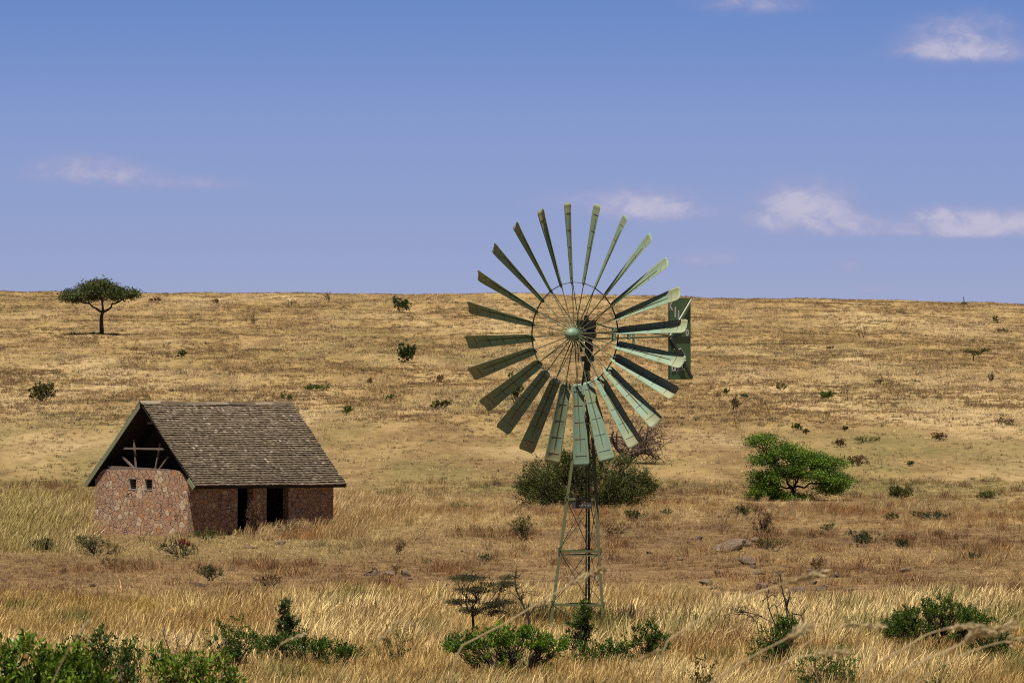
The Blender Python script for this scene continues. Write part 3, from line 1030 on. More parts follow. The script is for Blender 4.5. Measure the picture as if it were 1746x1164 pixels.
# ------------------------------------------------------------------ vegetation builders
def unit(v_):
    return v_ / (np.linalg.norm(v_, axis=-1, keepdims=True) + 1e-9)


def add_leaves(b, rs, pos, dirs, size, asp=0.4, tint=None, spread=0.6):
    """diamond leaves with a fold, at pos, pointing along dirs jittered"""
    n = len(pos)
    d = unit(dirs + rs.normal(0, spread, (n, 3)))
    side = unit(np.cross(d, rs.normal(0, 1, (n, 3))))
    up = np.cross(side, d)
    L_ = size * rs.uniform(0.6, 1.3, n)[:, None]
    p0 = pos
    p2 = pos + d * L_
    mid = pos + d * L_ * 0.5 + up * L_ * 0.10
    p1 = mid + side * L_ * asp * 0.5
    p3 = mid - side * L_ * asp * 0.5
    if tint is None:
        tint = rs.uniform(0, 1, n)
    b.addq(np.stack([p0, p1, p2, p3], 1), tint)


def wiggle(rs, a, c, k=5, amp=0.08):
    a = np.asarray(a, float); c = np.asarray(c, float)
    t = np.linspace(0, 1, k)[:, None]
    L_ = np.linalg.norm(c - a)
    p = a * (1 - t) + c * t
    off = rs.normal(0, amp * L_, (k, 3)) * np.sin(t * math.pi)
    p = p + off
    p[:, 2] -= 0.10 * L_ * np.sin(t[:, 0] * math.pi) * 0.5
    return p


def kmeans(rs, pts, k):
    c = pts[rs.choice(len(pts), k, replace=False)]
    for _ in range(6):
        d = ((pts[:, None] - c[None]) ** 2).sum(-1).argmin(1)
        c = np.array([pts[d == i].mean(0) if (d == i).any() else c[i] for i in range(k)])
    return d, c


def limbs(b, rs, base, fork, targets, k1, k2, r0, r_tip, sides=6, amp=0.09):
    """trunk base->fork, limbs fork->cluster centres->targets"""
    base = np.asarray(base, float); fork = np.asarray(fork, float)
    b.tube(wiggle(rs, base, fork, 6, 0.04), np.linspace(r0 * 1.25, r0 * 0.85, 6), 8)
    lab, cen = kmeans(rs, targets, k1)
    for i in range(k1):
        t1 = targets[lab == i]
        if not len(t1): continue
        mid = fork + (cen[i] - fork) * 0.55
        mid[2] = fork[2] + (cen[i][2] - fork[2]) * 0.5
        b.tube(wiggle(rs, fork, mid, 5, amp), np.linspace(r0 * 0.72, r0 * 0.42, 5), 6)
        kk = min(k2, len(t1))
        lab2, cen2 = kmeans(rs, t1, kk)
        for j in range(kk):
            t2 = t1[lab2 == j]
            if not len(t2): continue
            m2 = mid + (cen2[j] - mid) * 0.6
            b.tube(wiggle(rs, mid, m2, 4, amp), np.linspace(r0 * 0.40, r0 * 0.2, 4), 5)
            for q in t2:
                b.tube(wiggle(rs, m2, q, 4, amp), np.linspace(r0 * 0.16, r_tip, 4), 4, cap=False)


def bush_targets(rs, n, w_, h, depth, lobes=None, low=0.12):
    """target points near the surface and inside of a lumpy dome, origin at the ground"""
    out = []
    if lobes is not None:       # fit the lobes to the wanted width and height
        fz = min(h * (1 - 1.05 * l[3]) / l[2] for l in lobes)
        fx = min([(w_ / 2 - l[3] * w_ * 0.9) / abs(l[0]) for l in lobes if abs(l[0]) > 0.25 * max(abs(q[0]) for q in lobes)] or [1])
        lobes = [(l[0] * fx, l[1], l[2] * fz, l[3]) for l in lobes]
    if lobes is None:
        lobes = [(rs.uniform(-0.32, 0.32) * w_, rs.uniform(-0.3, 0.3) * depth, rs.uniform(0.35, 0.72) * h, rs.uniform(0.22, 0.36)) for _ in range(6)]
    for _ in range(n):
        lx, ly, lz, lr = lobes[rs.randint(len(lobes))]
        d = unit(rs.normal(0, 1, 3))
        r = rs.uniform(0.25, 1) ** 0.4
        p = np.array([lx + d[0] * r * lr * w_, ly + d[1] * r * lr * depth, lz + d[2] * r * lr * h * 1.05])
        p[2] = max(p[2], low * h)
        out.append(p)
    return np.array(out)


def bush(px, D, w_px, top_px, label, cat, mat, leaf=0.05, n=90, per=40, group=None, clump=None, name='bush', lobes=None, seed=0, stemmat=None,
         base_row=None, asp=0.42, twig=True, h=None, depth=None, tints=(0.0, 1.0), group_=None, spread=0.6):
    rs = np.random.RandomState(seed + int(px) * 7 + int(D or 0))
    if base_row is not None:
        X, Y, Z = solve(px, base_row)
        D = Y
    else:
        D = D * K
        X = px_x(px, D); Y = D; Z = tz(X, Y)
    s = FPX / Y
    w_ = w_px / s
    if h is None:
        h = (EYE - (top_px - HZ) / s) - Z
    depth = depth or w_ * 0.8
    root = empty(name, (X, Y, Z), 0, label=label, cat=cat, group=group)
    tg = bush_targets(rs, n, w_, h, depth, lobes)
    cl = clump or 0.09 * w_ + 0.05
    b = MB()
    ks = max(3, min(8, n // 8))
    lab, cen = kmeans(rs, tg, ks)
    r0 = 0.008 + 0.012 * h
    for i in range(ks):
        t1 = tg[lab == i]
        if not len(t1): continue
        st = np.array([rs.normal(0, 0.06 * w_), rs.normal(0, 0.05 * w_), -0.05])
        mid = st + (cen[i] - st) * 0.5
        b.tube(wiggle(rs, st, mid, 5, 0.07), np.linspace(r0, r0 * 0.6, 5), 5)
        for q in t1:
            b.tube(wiggle(rs, mid, q, 4, 0.08), np.linspace(r0 * 0.45, 0.003, 4), 3, cap=False)
    b.build('stems', stemmat or M_darkbark, root)
    b = MB()
    # leaves sit along little shoots that start at each target
    cen_all = tg.mean(0)
    for q in tg:
        k = int(per * rs.uniform(0.5, 1.4))
        out = unit(q - np.array([0, 0, h * 0.15]))
        nsh = max(2, k // 9)
        sd = unit(out[None] * 0.8 + np.array([0, 0, 0.5]) + rs.normal(0, 0.65, (nsh, 3)))
        which = rs.randint(0, nsh, k)
        t = rs.uniform(0.05, 1, k)[:, None] * cl * rs.uniform(0.8, 1.6)
        pos = q + sd[which] * t + rs.normal(0, cl * 0.12, (k, 3))
        bt = rs.uniform(0.15, 0.85)
        ti = np.clip(bt + rs.normal(0, 0.25, k), 0, 1) * (tints[1] - tints[0]) + tints[0]
        pos[:, 2] = np.maximum(pos[:, 2], 0.01)
        add_leaves(b, rs, pos, sd[which] + np.array([0, 0, 0.25]), leaf, asp, ti, spread)
    b.build('foliage', mat, root)
    return root


def tree(name, label, cat, px, base_row, fork_row, targets_px, mat, barkmat, leaf, per, clump, r0, k1, k2, D=None, group=None, flat=0.4, seed=1, fork_dx=0, r_tip=0.01, depth=None, asp=0.5, amp=0.09, tints=(0, 1)):
    """targets_px: list of (px, row, half width px, half height px, count) crown pads"""
    rs = np.random.RandomState(seed)
    if D is None:
        X, Y, Z = solve(px, base_row)
    else:
        D = D * K; X = px_x(px, D); Y = D; Z = tz(X, D)
    s = FPX / Y
    root = empty(name, (X, Y, Z), 0, label=label, cat=cat, group=group)
    tg = []
    for (cx, cy, rx, ry, n) in targets_px:
        dd = unit(rs.normal(0, 1, (n, 3))) * (rs.uniform(0.1, 1, (n, 1)) ** 0.45)
        q = np.zeros((n, 3))
        q[:, 0] = (cx - px) / s + dd[:, 0] * rx / s
        q[:, 1] = dd[:, 1] * (depth if depth else rx / s) + rs.uniform(-0.15, 0.15) * rx / s
        q[:, 2] = (EYE - (cy - HZ) / s - Z) + dd[:, 2] * ry / s
        tg.append(q)
    tg = np.concatenate(tg)
    fork = np.array([fork_dx / s, 0, EYE - (fork_row - HZ) / s - Z])
    b = MB()
    limbs(b, rs, (0, 0, -0.1), fork, tg, k1, k2, r0, r_tip, amp=amp)
    b.build('trunk', barkmat, root)
    if per:
        b = MB()
        for q in tg:
            k = int(per * rs.uniform(0.4, 1.5))
            pos = q + rs.normal(0, 1, (k, 3)) * np.array([clump, clump, clump * flat])
            bt = rs.uniform(0.15, 0.85)
            ti = np.clip(bt + rs.normal(0, 0.22, k), 0, 1) * (tints[1] - tints[0]) + tints[0]
            add_leaves(b, rs, pos, rs.normal(0, 1, (k, 3)) + np.array([0, 0, 0.3]), leaf, asp, ti)
        b.build('crown', mat, root)
    return root


def bare(b, rs, p, d, L_, r, depth, up=0.15, spread=0.7, kids=(2, 4), shrink=0.68):
    k = 5
    pts = [np.array(p, float)]
    dd = np.array(d, float)
    for i in range(k):
        dd = unit(dd + rs.normal(0, 0.2, 3) + np.array([0, 0, up * 0.25]))
        pts.append(pts[-1] + dd * L_ / k)
    b.tube(pts, np.linspace(r, r * 0.55, k + 1), 5 if depth > 1 else 4, cap=depth > 2)
    if depth <= 0: return
    for q in range(rs.randint(kids[0], kids[1] + 1)):
        t = rs.randint(2, k + 1)
        nd = unit(dd + rs.normal(0, spread, 3) + np.array([0, 0, up]))
        bare(b, rs, pts[t], nd, L_ * shrink * rs.uniform(0.7, 1.25), r * 0.55, depth - 1, up, spread, kids, shrink)


# ------------------------------------------------------------------ trees
tree('acacia_tree', 'lone flat-topped acacia on the hillside with its shade around the trunk', 'tree', 172, 569, 532,
     [(168, 494, 44, 13, 75), (140, 503, 36, 10, 45), (205, 502, 30, 10, 45), (170, 484, 22, 6, 24), (120, 508, 16, 5, 14), (225, 500, 10, 7, 12)],
     M_leaf_acacia, M_darkbark, 0.20, 62, 0.30, 0.17, 4, 4, flat=0.42, seed=3, r_tip=0.015, depth=2.0, fork_dx=3)
tree('leafy_tree', 'spreading bright green tree on the plain right of the windmill', 'tree', 1350, 853, 832,
     [(1300, 752, 28, 10, 30), (1345, 770, 42, 13, 60), (1300, 785, 30, 12, 26), (1378, 785, 34, 12, 50), (1415, 793, 28, 12, 40), (1430, 818, 26, 12, 40),
      (1395, 812, 30, 10, 34), (1310, 815, 38, 12, 46), (1302, 838, 30, 14, 60), (1345, 800, 38, 12, 44), (1350, 850, 40, 6, 40), (1415, 832, 28, 8, 30)],
     M_leaf_vivid, M_darkbark, 0.078, 95, 0.16, 0.075, 5, 4, flat=0.55, seed=8, r_tip=0.008, depth=1.1, fork_dx=2)
bush(998, None, 232, 772, 'broad dome-shaped olive thicket directly behind the windmill tower', 'shrub', M_leaf_thicket, leaf=0.078, n=700, per=66, base_row=868, name='shrub', clump=0.33, seed=2, spread=0.7,
     lobes=[(0.35, 0, 1.2, 0.26), (-0.3, 0, 1.2, 0.26), (-1.3, 0, 0.95, 0.20), (-0.6, 0.2, 1.15, 0.26), (0.1, 0, 1.25, 0.28), (0.8, 0.1, 1.1, 0.28), (1.4, 0, 0.85, 0.20), (-1.7, 0, 0.6, 0.14), (1.7, 0, 0.65, 0.15), (-0.9, -.4, 0.55, 0.25), (0.7, -.4, 0.5, 0.25), (0, -0.5, 0.6, 0.28), (-1.3, -.3, .4, .22), (1.2, -.3, .4, .22)], tints=(0.0, 1.0), h=2.2)


def build_dead_tree():
    rs = np.random.RandomState(21)
    X, Y, Z = solve(1070, 790)
    s = FPX / Y
    root = empty('fallen_tree', (X, Y, Z), 0, label='leaning leafless tree with a tangle of brown twigs behind the tower', cat='dead tree')
    g = lambda px, row, dy=0.0: np.array([(px - 1070) / s, dy, EYE - (row - HZ) / s - Z])
    b = MB()
    main = [g(1072, 792), g(1066, 778), g(1052, 764, .2), g(1042, 748, .3), g(1046, 735, .2)]
    b.tube(main, [0.16, 0.13, 0.11, 0.08, 0.05], 6)
    b.tube([g(1068, 786), g(1082, 776), g(1096, 768), g(1112, 766)], [0.14, 0.13, 0.10, 0.04], 6)
    for q in range(26):
        a = main[rs.randint(1, 5)] if rs.rand() < 0.35 else g(rs.uniform(1075, 1100), rs.uniform(758, 776), rs.uniform(-.5, .5))
        bare(b, rs, a, (rs.uniform(-0.6, 1.4), rs.normal(0, .6), rs.uniform(-0.2, 0.8)), 1.2, 0.045, 3, 0.0, 0.8, (2, 3), 0.66)
    for q in range(22):
        a = g(rs.uniform(1095, 1130), rs.uniform(742, 768), rs.uniform(-.7, .7))
        bare(b, rs, a, (rs.uniform(-0.6, 1.0), rs.normal(0, .6), rs.uniform(-0.5, 0.7)), 0.9, 0.022, 2, 0.0, 0.9, (2, 4), 0.7)
    b.build('branches', M_deadwood, root)


build_dead_tree()

tree('thorn_tree', 'small dark flat-topped thorn tree left of the windmill tower', 'tree', 806, 1100, 1050,
     [(800, 985, 34, 5, 26), (850, 995, 28, 5, 20), (815, 1005, 40, 5, 26), (790, 1025, 28, 4, 16), (845, 1028, 34, 6, 24), (812, 1040, 30, 6, 20), (870, 984, 12, 3, 6), (850, 1045, 14, 8, 8)],
     M_leaf_thorn, M_darkbark, 0.032, 85, 0.085, 0.030, 5, 4, D=62, flat=0.28, seed=5, r_tip=0.004, depth=0.45, amp=0.12)


def bare_shrub(px, D, base_row, label, spec, mat, seed, name='bare_shrub', cat='shrub', group=None, leafmat=None):
    rs = np.random.RandomState(seed)
    D = D * K; X = px_x(px, D); Y = D; Z = tz(X, Y); s = FPX / Y
    root = empty(name, (X, Y, Z), 0, label=label, cat=cat, group=group)
    b = MB(); tips = []
    g = lambda p_, row, dy=0.0: np.array([(p_ - px) / s, dy, EYE - (row - HZ) / s - Z])
    for path, r in spec:
        pts = [g(*q) for q in path]
        b.tube(pts, np.linspace(r, r * 0.45, len(pts)), 6)
        for q in range(len(pts) * 2):
            i = rs.randint(1, len(pts))
            d = unit(pts[i] - pts[i - 1])
            L_ = rs.uniform(8, 22) / s
            bare(b, rs, pts[i], unit(d + rs.normal(0, 0.7, 3)), L_, r * 0.4, 2, 0.05, 0.7, (1, 3), 0.7)
            tips.append(pts[i] + d * L_)
    b.build('branches', mat, root)
    if leafmat:
        b = MB()
        for q in tips:
            k = 26
            add_leaves(b, rs, q + rs.normal(0, 1, (k, 3)) * np.array([.07, .07, .025]), rs.normal(0, 1, (k, 3)), 0.028, 0.5)
        b.build('foliage', leafmat, root)
    return root


bare_shrub(903, 62, 1080, 'bare crooked sapling between the thorn tree and the tower leg',
           [([(905, 1110), (904, 1072), (900, 1048), (888, 1022), (880, 1005), (878, 985)], 0.035), ([(900, 1050), (910, 1036), (930, 1032)], 0.016), ([(888, 1022), (872, 1010), (862, 1012)], 0.012), ([(884, 1012), (895, 1008), (905, 1012)], 0.010)], M_darkbark, 3)
bare_shrub(1338, 62, 1080, 'leafless dark shrub of twisted branches right of the tower',
           [([(1325, 1110), (1322, 1065), (1312, 1040), (1308, 1018)], 0.022), ([(1340, 1110), (1344, 1062), (1340, 1030), (1333, 1000), (1330, 980)], 0.026), ([(1346, 1110), (1350, 1060), (1342, 1035), (1348, 1010)], 0.018),
            ([(1320, 1062), (1296, 1050), (1285, 1058)], 0.012), ([(1300, 1050), (1270, 1042), (1240, 1046)], 0.012), ([(1350, 1045), (1366, 1048), (1374, 1070), (1378, 1095)], 0.018), ([(1330, 1060), (1324, 1035), (1340, 1020)], 0.014)], M_darkbark, 9)
bare_shrub(1268, 62, 1080, 'thin feathery olive branch reaching left of the leafless dark shrub',
           [([(1300, 1110), (1290, 1060), (1275, 1045), (1258, 1040)], 0.012), ([(1285, 1052), (1268, 1046), (1245, 1048)], 0.010)], M_darkbark, 19, leafmat=M_leaf_thorn)

# ------------------------------------------------------------------ foreground bushes (px, D, width, top row)
bush(62, 27, 300, 1098, 'large bright glossy leaved bush filling the bottom left corner', 'bush', M_leaf_bright, leaf=0.070, n=260, per=40, clump=0.14, seed=1,
     lobes=[(-0.5, 0, 1.7, 0.16), (-0.15, 0, 1.82, 0.15), (0.15, 0, 1.78, 0.16), (0.42, 0, 1.72, 0.15), (0.6, 0, 1.5, 0.14), (0, 0, 1.4, 0.3), (0.4, -.2, 1.3, 0.25), (-0.5, -.2, 1.3, 0.28)], depth=1.4)
bush(150, 33, 150, 1078, 'dull olive twiggy bush standing behind the large corner bush', 'bush', M_leaf_mid, leaf=0.05, n=150, per=26, clump=0.14, seed=2, stemmat=M_deadwood, tints=(0.0, 0.6), lobes=[(-0.2, 0, 1, 0.2), (0.15, 0, 1.05, 0.16), (0.4, 0, 0.9, 0.2), (0, 0, 0.7, 0.3)])
bush(330, 31, 170, 1110, 'loose bright green bush at the bottom edge right of the corner bush', 'bush', M_leaf_bright, leaf=0.062, n=150, per=30, clump=0.13, seed=3,
     lobes=[(-0.35, 0, 1.55, 0.16), (-0.1, 0, 1.45, 0.2), (0.25, 0, 1.45, 0.22), (0.45, 0, 1.3, 0.2), (0, 0, 1.1, 0.35)])
bare_shrub(285, 33, 1110, 'bare forked twigs rising behind the loose bottom edge bush',
           [([(300, 1190), (296, 1130), (288, 1105), (280, 1085)], 0.012), ([(310, 1190), (312, 1125), (322, 1100), (330, 1082)], 0.012), ([(296, 1130), (302, 1100), (300, 1085)], 0.008)], M_deadwood, 33)
bush(225, 50, 66, 1082, 'small dark green bush between the corner bush and the bare twigs', 'bush', M_leaf_mid, leaf=0.05, n=60, per=34, clump=0.10, seed=4)
bush(386, 57, 96, 1056, 'low rounded green bush left of the spired dark bush', 'bush', M_leaf_mid, leaf=0.052, n=100, per=36, clump=0.11, seed=5)
bush(490, 61, 62, 1026, 'narrow dark spire-topped bush in the straw grass', 'bush', M_leaf_dark, leaf=0.050, n=110, per=40, clump=0.09, seed=6,
     lobes=[(0, 0, 1.28, 0.24), (-0.12, 0, 1.05, 0.28), (0.05, 0, 0.85, 0.38), (0.15, 0, 0.6, 0.45), (0, 0, 0.3, 0.5)])
bush(525, 58, 185, 1085, 'wide low green bush spreading right from the spired bush', 'bush', M_leaf_mid, leaf=0.055, n=220, per=34, clump=0.12, seed=7,
     lobes=[(-0.65, 0, 0.95, 0.14), (-0.3, 0, 1.0, 0.18), (0.0, 0, 0.95, 0.18), (0.35, 0, 0.8, 0.18), (0.65, 0, 0.72, 0.16), (0, 0, 0.5, 0.35)])
bush(866, 57, 205, 1068, 'full bright green bush in front of the thorn tree', 'bush', M_leaf_vivid, leaf=0.062, n=240, per=38, clump=0.12, seed=8,
     lobes=[(-0.82, 0, 1.02, 0.13), (-0.4, 0, 1.15, 0.17), (0.0, 0, 1.25, 0.18), (0.35, 0, 1.12, 0.17), (0.75, 0, 1.0, 0.13), (0, 0, 0.6, 0.38)])
bush(990, 59, 52, 1022, 'upright dark bush growing up through the windmill tower base', 'bush', M_leaf_mid, leaf=0.060, n=120, per=32, clump=0.10, seed=9,
     lobes=[(0.06, 0, 1.30, 0.22), (0.08, 0, 1.05, 0.24), (-0.12, 0, 0.75, 0.36), (0, 0, 0.4, 0.4)])
bush(1020, 58, 105, 1092, 'low dark leafy bush under the right tower leg', 'bush', M_leaf_mid, leaf=0.055, n=100, per=30, clump=0.11, seed=10)
bush(1102, 58, 80, 1066, 'ragged two-headed bush right of the tower base', 'bush', M_leaf_mid, leaf=0.055, n=110, per=32, clump=0.10, seed=11,
     lobes=[(-0.28, 0, 1.05, 0.25), (0.1, 0, 1.15, 0.2), (0.2, 0, 0.85, 0.28), (0, 0, 0.5, 0.45)])
bush(1322, 58, 96, 1052, 'tilted green bush at the foot of the leafless dark shrub', 'bush', M_leaf_mid, leaf=0.050, n=140, per=38, clump=0.11, seed=12,
     lobes=[(0.2, 0, 1.35, 0.22), (0.1, 0, 1.1, 0.32), (-0.15, 0, 0.8, 0.35), (0.1, 0, 0.5, 0.45)])
bush(1420, 53, 110, 1106, 'sparse twiggy bush at the bottom edge left of the round bush', 'bush', M_leaf_mid, leaf=0.05, n=110, per=22, clump=0.13, seed=13, stemmat=M_deadwood)
bush(1600, 62, 185, 1017, 'dense round deep green bush low in the right of the grass', 'bush', M_leaf_mid, leaf=0.048, n=420, per=50, clump=0.11, seed=14, tints=(0.1, 1.0),
     lobes=[(0, 0, 1.32, 0.21), (-0.38, 0, 1.12, 0.2), (-0.72, 0, 0.85, 0.17), (0.32, 0, 1.15, 0.2), (0.7, 0, 0.98, 0.17), (0, 0, 0.75, 0.36), (-0.5, 0, 0.65, 0.25), (0.5, 0, 0.7, 0.27)])
bush(1696, 59, 90, 1056, 'small green bush joined to the right of the dense round bush', 'bush', M_leaf_mid, leaf=0.045, n=110, per=34, clump=0.10, seed=15)
bush(1592, 48, 60, 1138, 'tiny green sprig at the bottom edge below the dense round bush', 'bush', M_leaf_mid, leaf=0.045, n=30, per=22, clump=0.12, seed=16)
bush(1190, 50, 80, 1122, 'pale yellow green seedlings low at the bottom centre right', 'bush', M_leaf_olive, leaf=0.05, n=50, per=18, clump=0.13, seed=17)
bush(668, 59, 60, 1080, 'thin yellow green shoots half lost in the straw grass', 'bush', M_leaf_olive, leaf=0.05, n=40, per=16, clump=0.12, seed=18)

# ------------------------------------------------------------------ shrubs on the plain and the hill
# (px, base row, width, height px, material, leaf, n, per, label)
SHRUBS = [
    (682, 533, 28, 25, M_leaf_dark, .13, 60, 24, 'dark round shrub high on the hill above the windmill left side'),
    (691, 618, 30, 29, M_leaf_dark, .11, 70, 26, 'compact dark shrub halfway down the hill left of the wheel'),
    (72, 685, 38, 38, M_leaf_olive, .10, 80, 20, 'olive shrub with a woody base near the left edge of the hill'),
    (311, 610, 13, 14, M_leaf_dark, .09, 22, 18, 'tiny dark shrub on bare slope right of the acacia'),
    (264, 516, 18, 8, M_leaf_dry, .12, 24, 14, 'low brown scrub on the skyline right of the acacia'),
    (370, 518, 12, 7, M_leaf_dry, .12, 16, 14, 'brown scrub speck on the skyline above the bare little tree'),
    (542, 666, 34, 10, M_leaf_mid, .09, 30, 18, 'flat green shrub on the slope right above the hut roof'),
    (487, 682, 16, 10, M_leaf_olive, .08, 18, 16, 'small olive shrub just behind the hut ridge end'),
    (590, 708, 20, 13, M_leaf_mid, .08, 24, 18, 'little green shrub right of the hut roof slope'),
    (664, 681, 12, 8, M_leaf_mid, .08, 14, 16, 'dot-like green shrub above the flat brown one'),
    (628, 656, 12, 11, M_leaf_dry, .08, 16, 16, 'small brown shrub in the middle of the slope left of the wheel'),
    (752, 698, 28, 14, M_leaf_olive, .085, 34, 20, 'brownish olive shrub left of the lowest wheel blades'),
    (745, 652, 26, 12, M_leaf_dry, .085, 26, 14, 'dry grey shrub on a low mound left of the wheel'),
    (878, 690, 30, 38, M_leaf_mid, .085, 60, 24, 'dark green shrub seen between the lower left blades'),
    (873, 650, 12, 14, M_leaf_olive, .085, 14, 14, 'small olive shrub above the one between the blades'),
    (1411, 681, 20, 13, M_leaf_mid, .085, 30, 22, 'round green shrub halfway up the right hillside'),
    (1334, 668, 16, 14, M_leaf_olive, .085, 18, 14, 'pale green shrub left of the round green one'),
    (1238, 673, 11, 9, M_leaf_olive, .085, 14, 14, 'small olive shrub close right of the tail vane'),
    (1249, 698, 22, 18, M_leaf_dry, .085, 26, 14, 'ragged brown shrub below the small olive one'),
    (1266, 681, 14, 7, M_leaf_mid, .085, 12, 14, 'low green sprig beside the ragged brown shrub'),
    (1361, 734, 15, 9, M_leaf_mid, .08, 20, 18, 'green shrub just above the bright green tree'),
    (1375, 741, 11, 7, M_leaf_olive, .08, 12, 14, 'olive shrub touching the green one above the tree'),
    (1441, 735, 8, 6, M_leaf_dark, .08, 10, 14, 'tiny dark shrub up the slope right of the bright tree'),
    (1552, 795, 8, 6, M_leaf_dark, .07, 10, 14, 'tiny dark shrub alone on pale grass far right'),
    (1476, 755, 40, 10, M_leaf_olive, .07, 26, 12, 'flat olive scrub on the slope right of the bright tree'),
    (1430, 762, 24, 12, M_leaf_dry, .075, 24, 14, 'brown scrub directly behind the bright green tree'),
    (1460, 795, 34, 18, M_leaf_dry, .075, 34, 14, 'dry brown scrub right behind the bright green tree'),
    (1600, 752, 30, 14, M_leaf_dry, .075, 28, 14, 'rust brown scrub patch on the far right slope'),
    (1710, 726, 34, 12, M_leaf_dry, .08, 24, 12, 'dark brown scrub at the right edge of the slope'),
    (1712, 568, 26, 6, M_leaf_dry, .12, 20, 12, 'low brown scrub on the upper right slope'),
    (1697, 551, 10, 14, M_leaf_dark, .12, 14, 14, 'upright dark shrub near the top right of the hill'),
    (1537, 852, 34, 26, M_leaf_olive, .06, 60, 20, 'olive leafy shrub at the edge of the tall grass far right'),
    (1682, 850, 30, 12, M_leaf_mid, .06, 30, 16, 'low green shrub beside the arched straw clump'),
    (1272, 880, 34, 14, M_leaf_mid, .055, 40, 18, 'leafy green shrub below the bright green tree'),
    (1086, 888, 40, 18, M_leaf_mid, .055, 50, 18, 'green weedy shrub right of the upper tower legs'),
    (1134, 880, 20, 9, M_leaf_dark, .055, 24, 18, 'small dark shrub right of the weedy shrub'),
    (895, 922, 46, 40, M_leaf_olive, .055, 70, 12, 'twiggy brown green shrub left of the tower'),
    (1050, 915, 44, 20, M_leaf_dry, .055, 40, 12, 'rusty scrub just right of the tower'),
    (1470, 932, 58, 26, M_leaf_dark, .055, 60, 14, 'dark spiky tussock on the trodden ground'),
    (1533, 935, 30, 15, M_leaf_dark, .055, 34, 14, 'smaller dark tussock right of the spiky one'),
    (1590, 886, 58, 12, M_leaf_mid, .055, 60, 16, 'long low green weed patch on the right plain'),
    (1524, 887, 30, 10, M_leaf_mid, .055, 30, 14, 'small weed patch left of the long one'),
    (1415, 905, 28, 10, M_leaf_mid, .055, 24, 12, 'little grey green weed below the bright tree right side'),
    (1662, 953, 36, 8, M_leaf_mid, .055, 30, 14, 'flat green weed on the trodden ground far right'),
    (1300, 915, 44, 42, M_leaf_dry, .05, 70, 14, 'tall rusty grass clump behind the rock outcrop'),
    (1316, 940, 60, 22, M_leaf_olive, .05, 50, 12, 'olive weeds right of the rock outcrop'),
    (1396, 975, 24, 22, M_leaf_dry, .05, 30, 12, 'dry brown shrub on the right stony bank'),
    (71, 941, 42, 22, M_leaf_dark, .055, 60, 20, 'low dark green shrub left of the hut'),
    (168, 948, 74, 36, M_leaf_dark, .05, 90, 14, 'ragged dark shrub below the left hut corner'),
    (306, 952, 56, 28, M_leaf_mid, .05, 60, 14, 'sprawling green shrub below the right gable corner'),
    (311, 938, 22, 18, M_leaf_red, .05, 26, 18, 'small red leaved shrub below the gable wall'),
    (358, 990, 38, 24, M_leaf_dark, .05, 50, 14, 'dark grassy shrub behind the flat pale stone'),
    (188, 968, 26, 20, M_leaf_dry, .05, 24, 12, 'rusty dry shrub below the ragged dark one'),
    (460, 1002, 44, 20, M_leaf_dry, .05, 44, 12, 'dead brown scrub on the trodden bank left of centre'),
    (352, 922, 40, 16, M_leaf_olive, .05, 40, 14, 'green weeds at the foot of the long hut wall'),
    (436, 916, 34, 66, M_leaf_dry, .05, 60, 14, 'rust coloured shrub growing in the hut doorway'),
    (500, 918, 60, 40, M_leaf_dry, .05, 50, 12, 'dry red brown weeds against the hut wall'),
    (676, 945, 30, 26, M_leaf_dry, .045, 40, 10, 'thin rusty weed standing mid plain'),
    (675, 980, 12, 14, M_leaf_dry, .045, 14, 10, 'small dark rusty weed by the stony bank'),
    (825, 958, 30, 12, M_leaf_mid, .045, 26, 12, 'faint green weed above the thorn tree'),
    (790, 868, 50, 8, M_leaf_mid, .05, 30, 10, 'pale green weed patch at the edge of the rusty grass'),
]
for (px, row, w_, h_, mt, lf, n, per, lab) in SHRUBS:
    X, Y, Z = solve(px, row)
    s = FPX / Y
    bst = 1.5
    if row > 870:
        bst = 1.2
        mt = M_leaf_weed if mt in (M_leaf_mid, M_leaf_dark) else mt
    bush(px, None, w_ * 1.08, None, lab, 'shrub', mt, leaf=lf, n=int(n * bst), per=int(per * bst), base_row=row, name='shrub', clump=max(0.10, 0.10 * w_ / s), h=h_ / s, seed=int(row), asp=0.45)


def small_dead(px, row, w_, h_, label, seed, mat=M_darkbark, leafmat=None, kids=(2, 4)):
    rs = np.random.RandomState(seed)
    X, Y, Z = solve(px, row); s = FPX / Y
    root = empty('bare_shrub', (X, Y, Z), 0, label=label, cat='shrub')
    b = MB()
    H = h_ / s
    for q in range(max(3, int(w_ / 4))):
        d = (rs.normal(0, 0.35 * w_ / h_), rs.normal(0, 0.25), 1)
        bare(b, rs, (rs.normal(0, .08), rs.normal(0, .08), -0.05), unit(np.array(d)), H * 0.55, 0.035, 3, 0.12, 0.55, kids, 0.6)
    b.build('branches', mat, root)


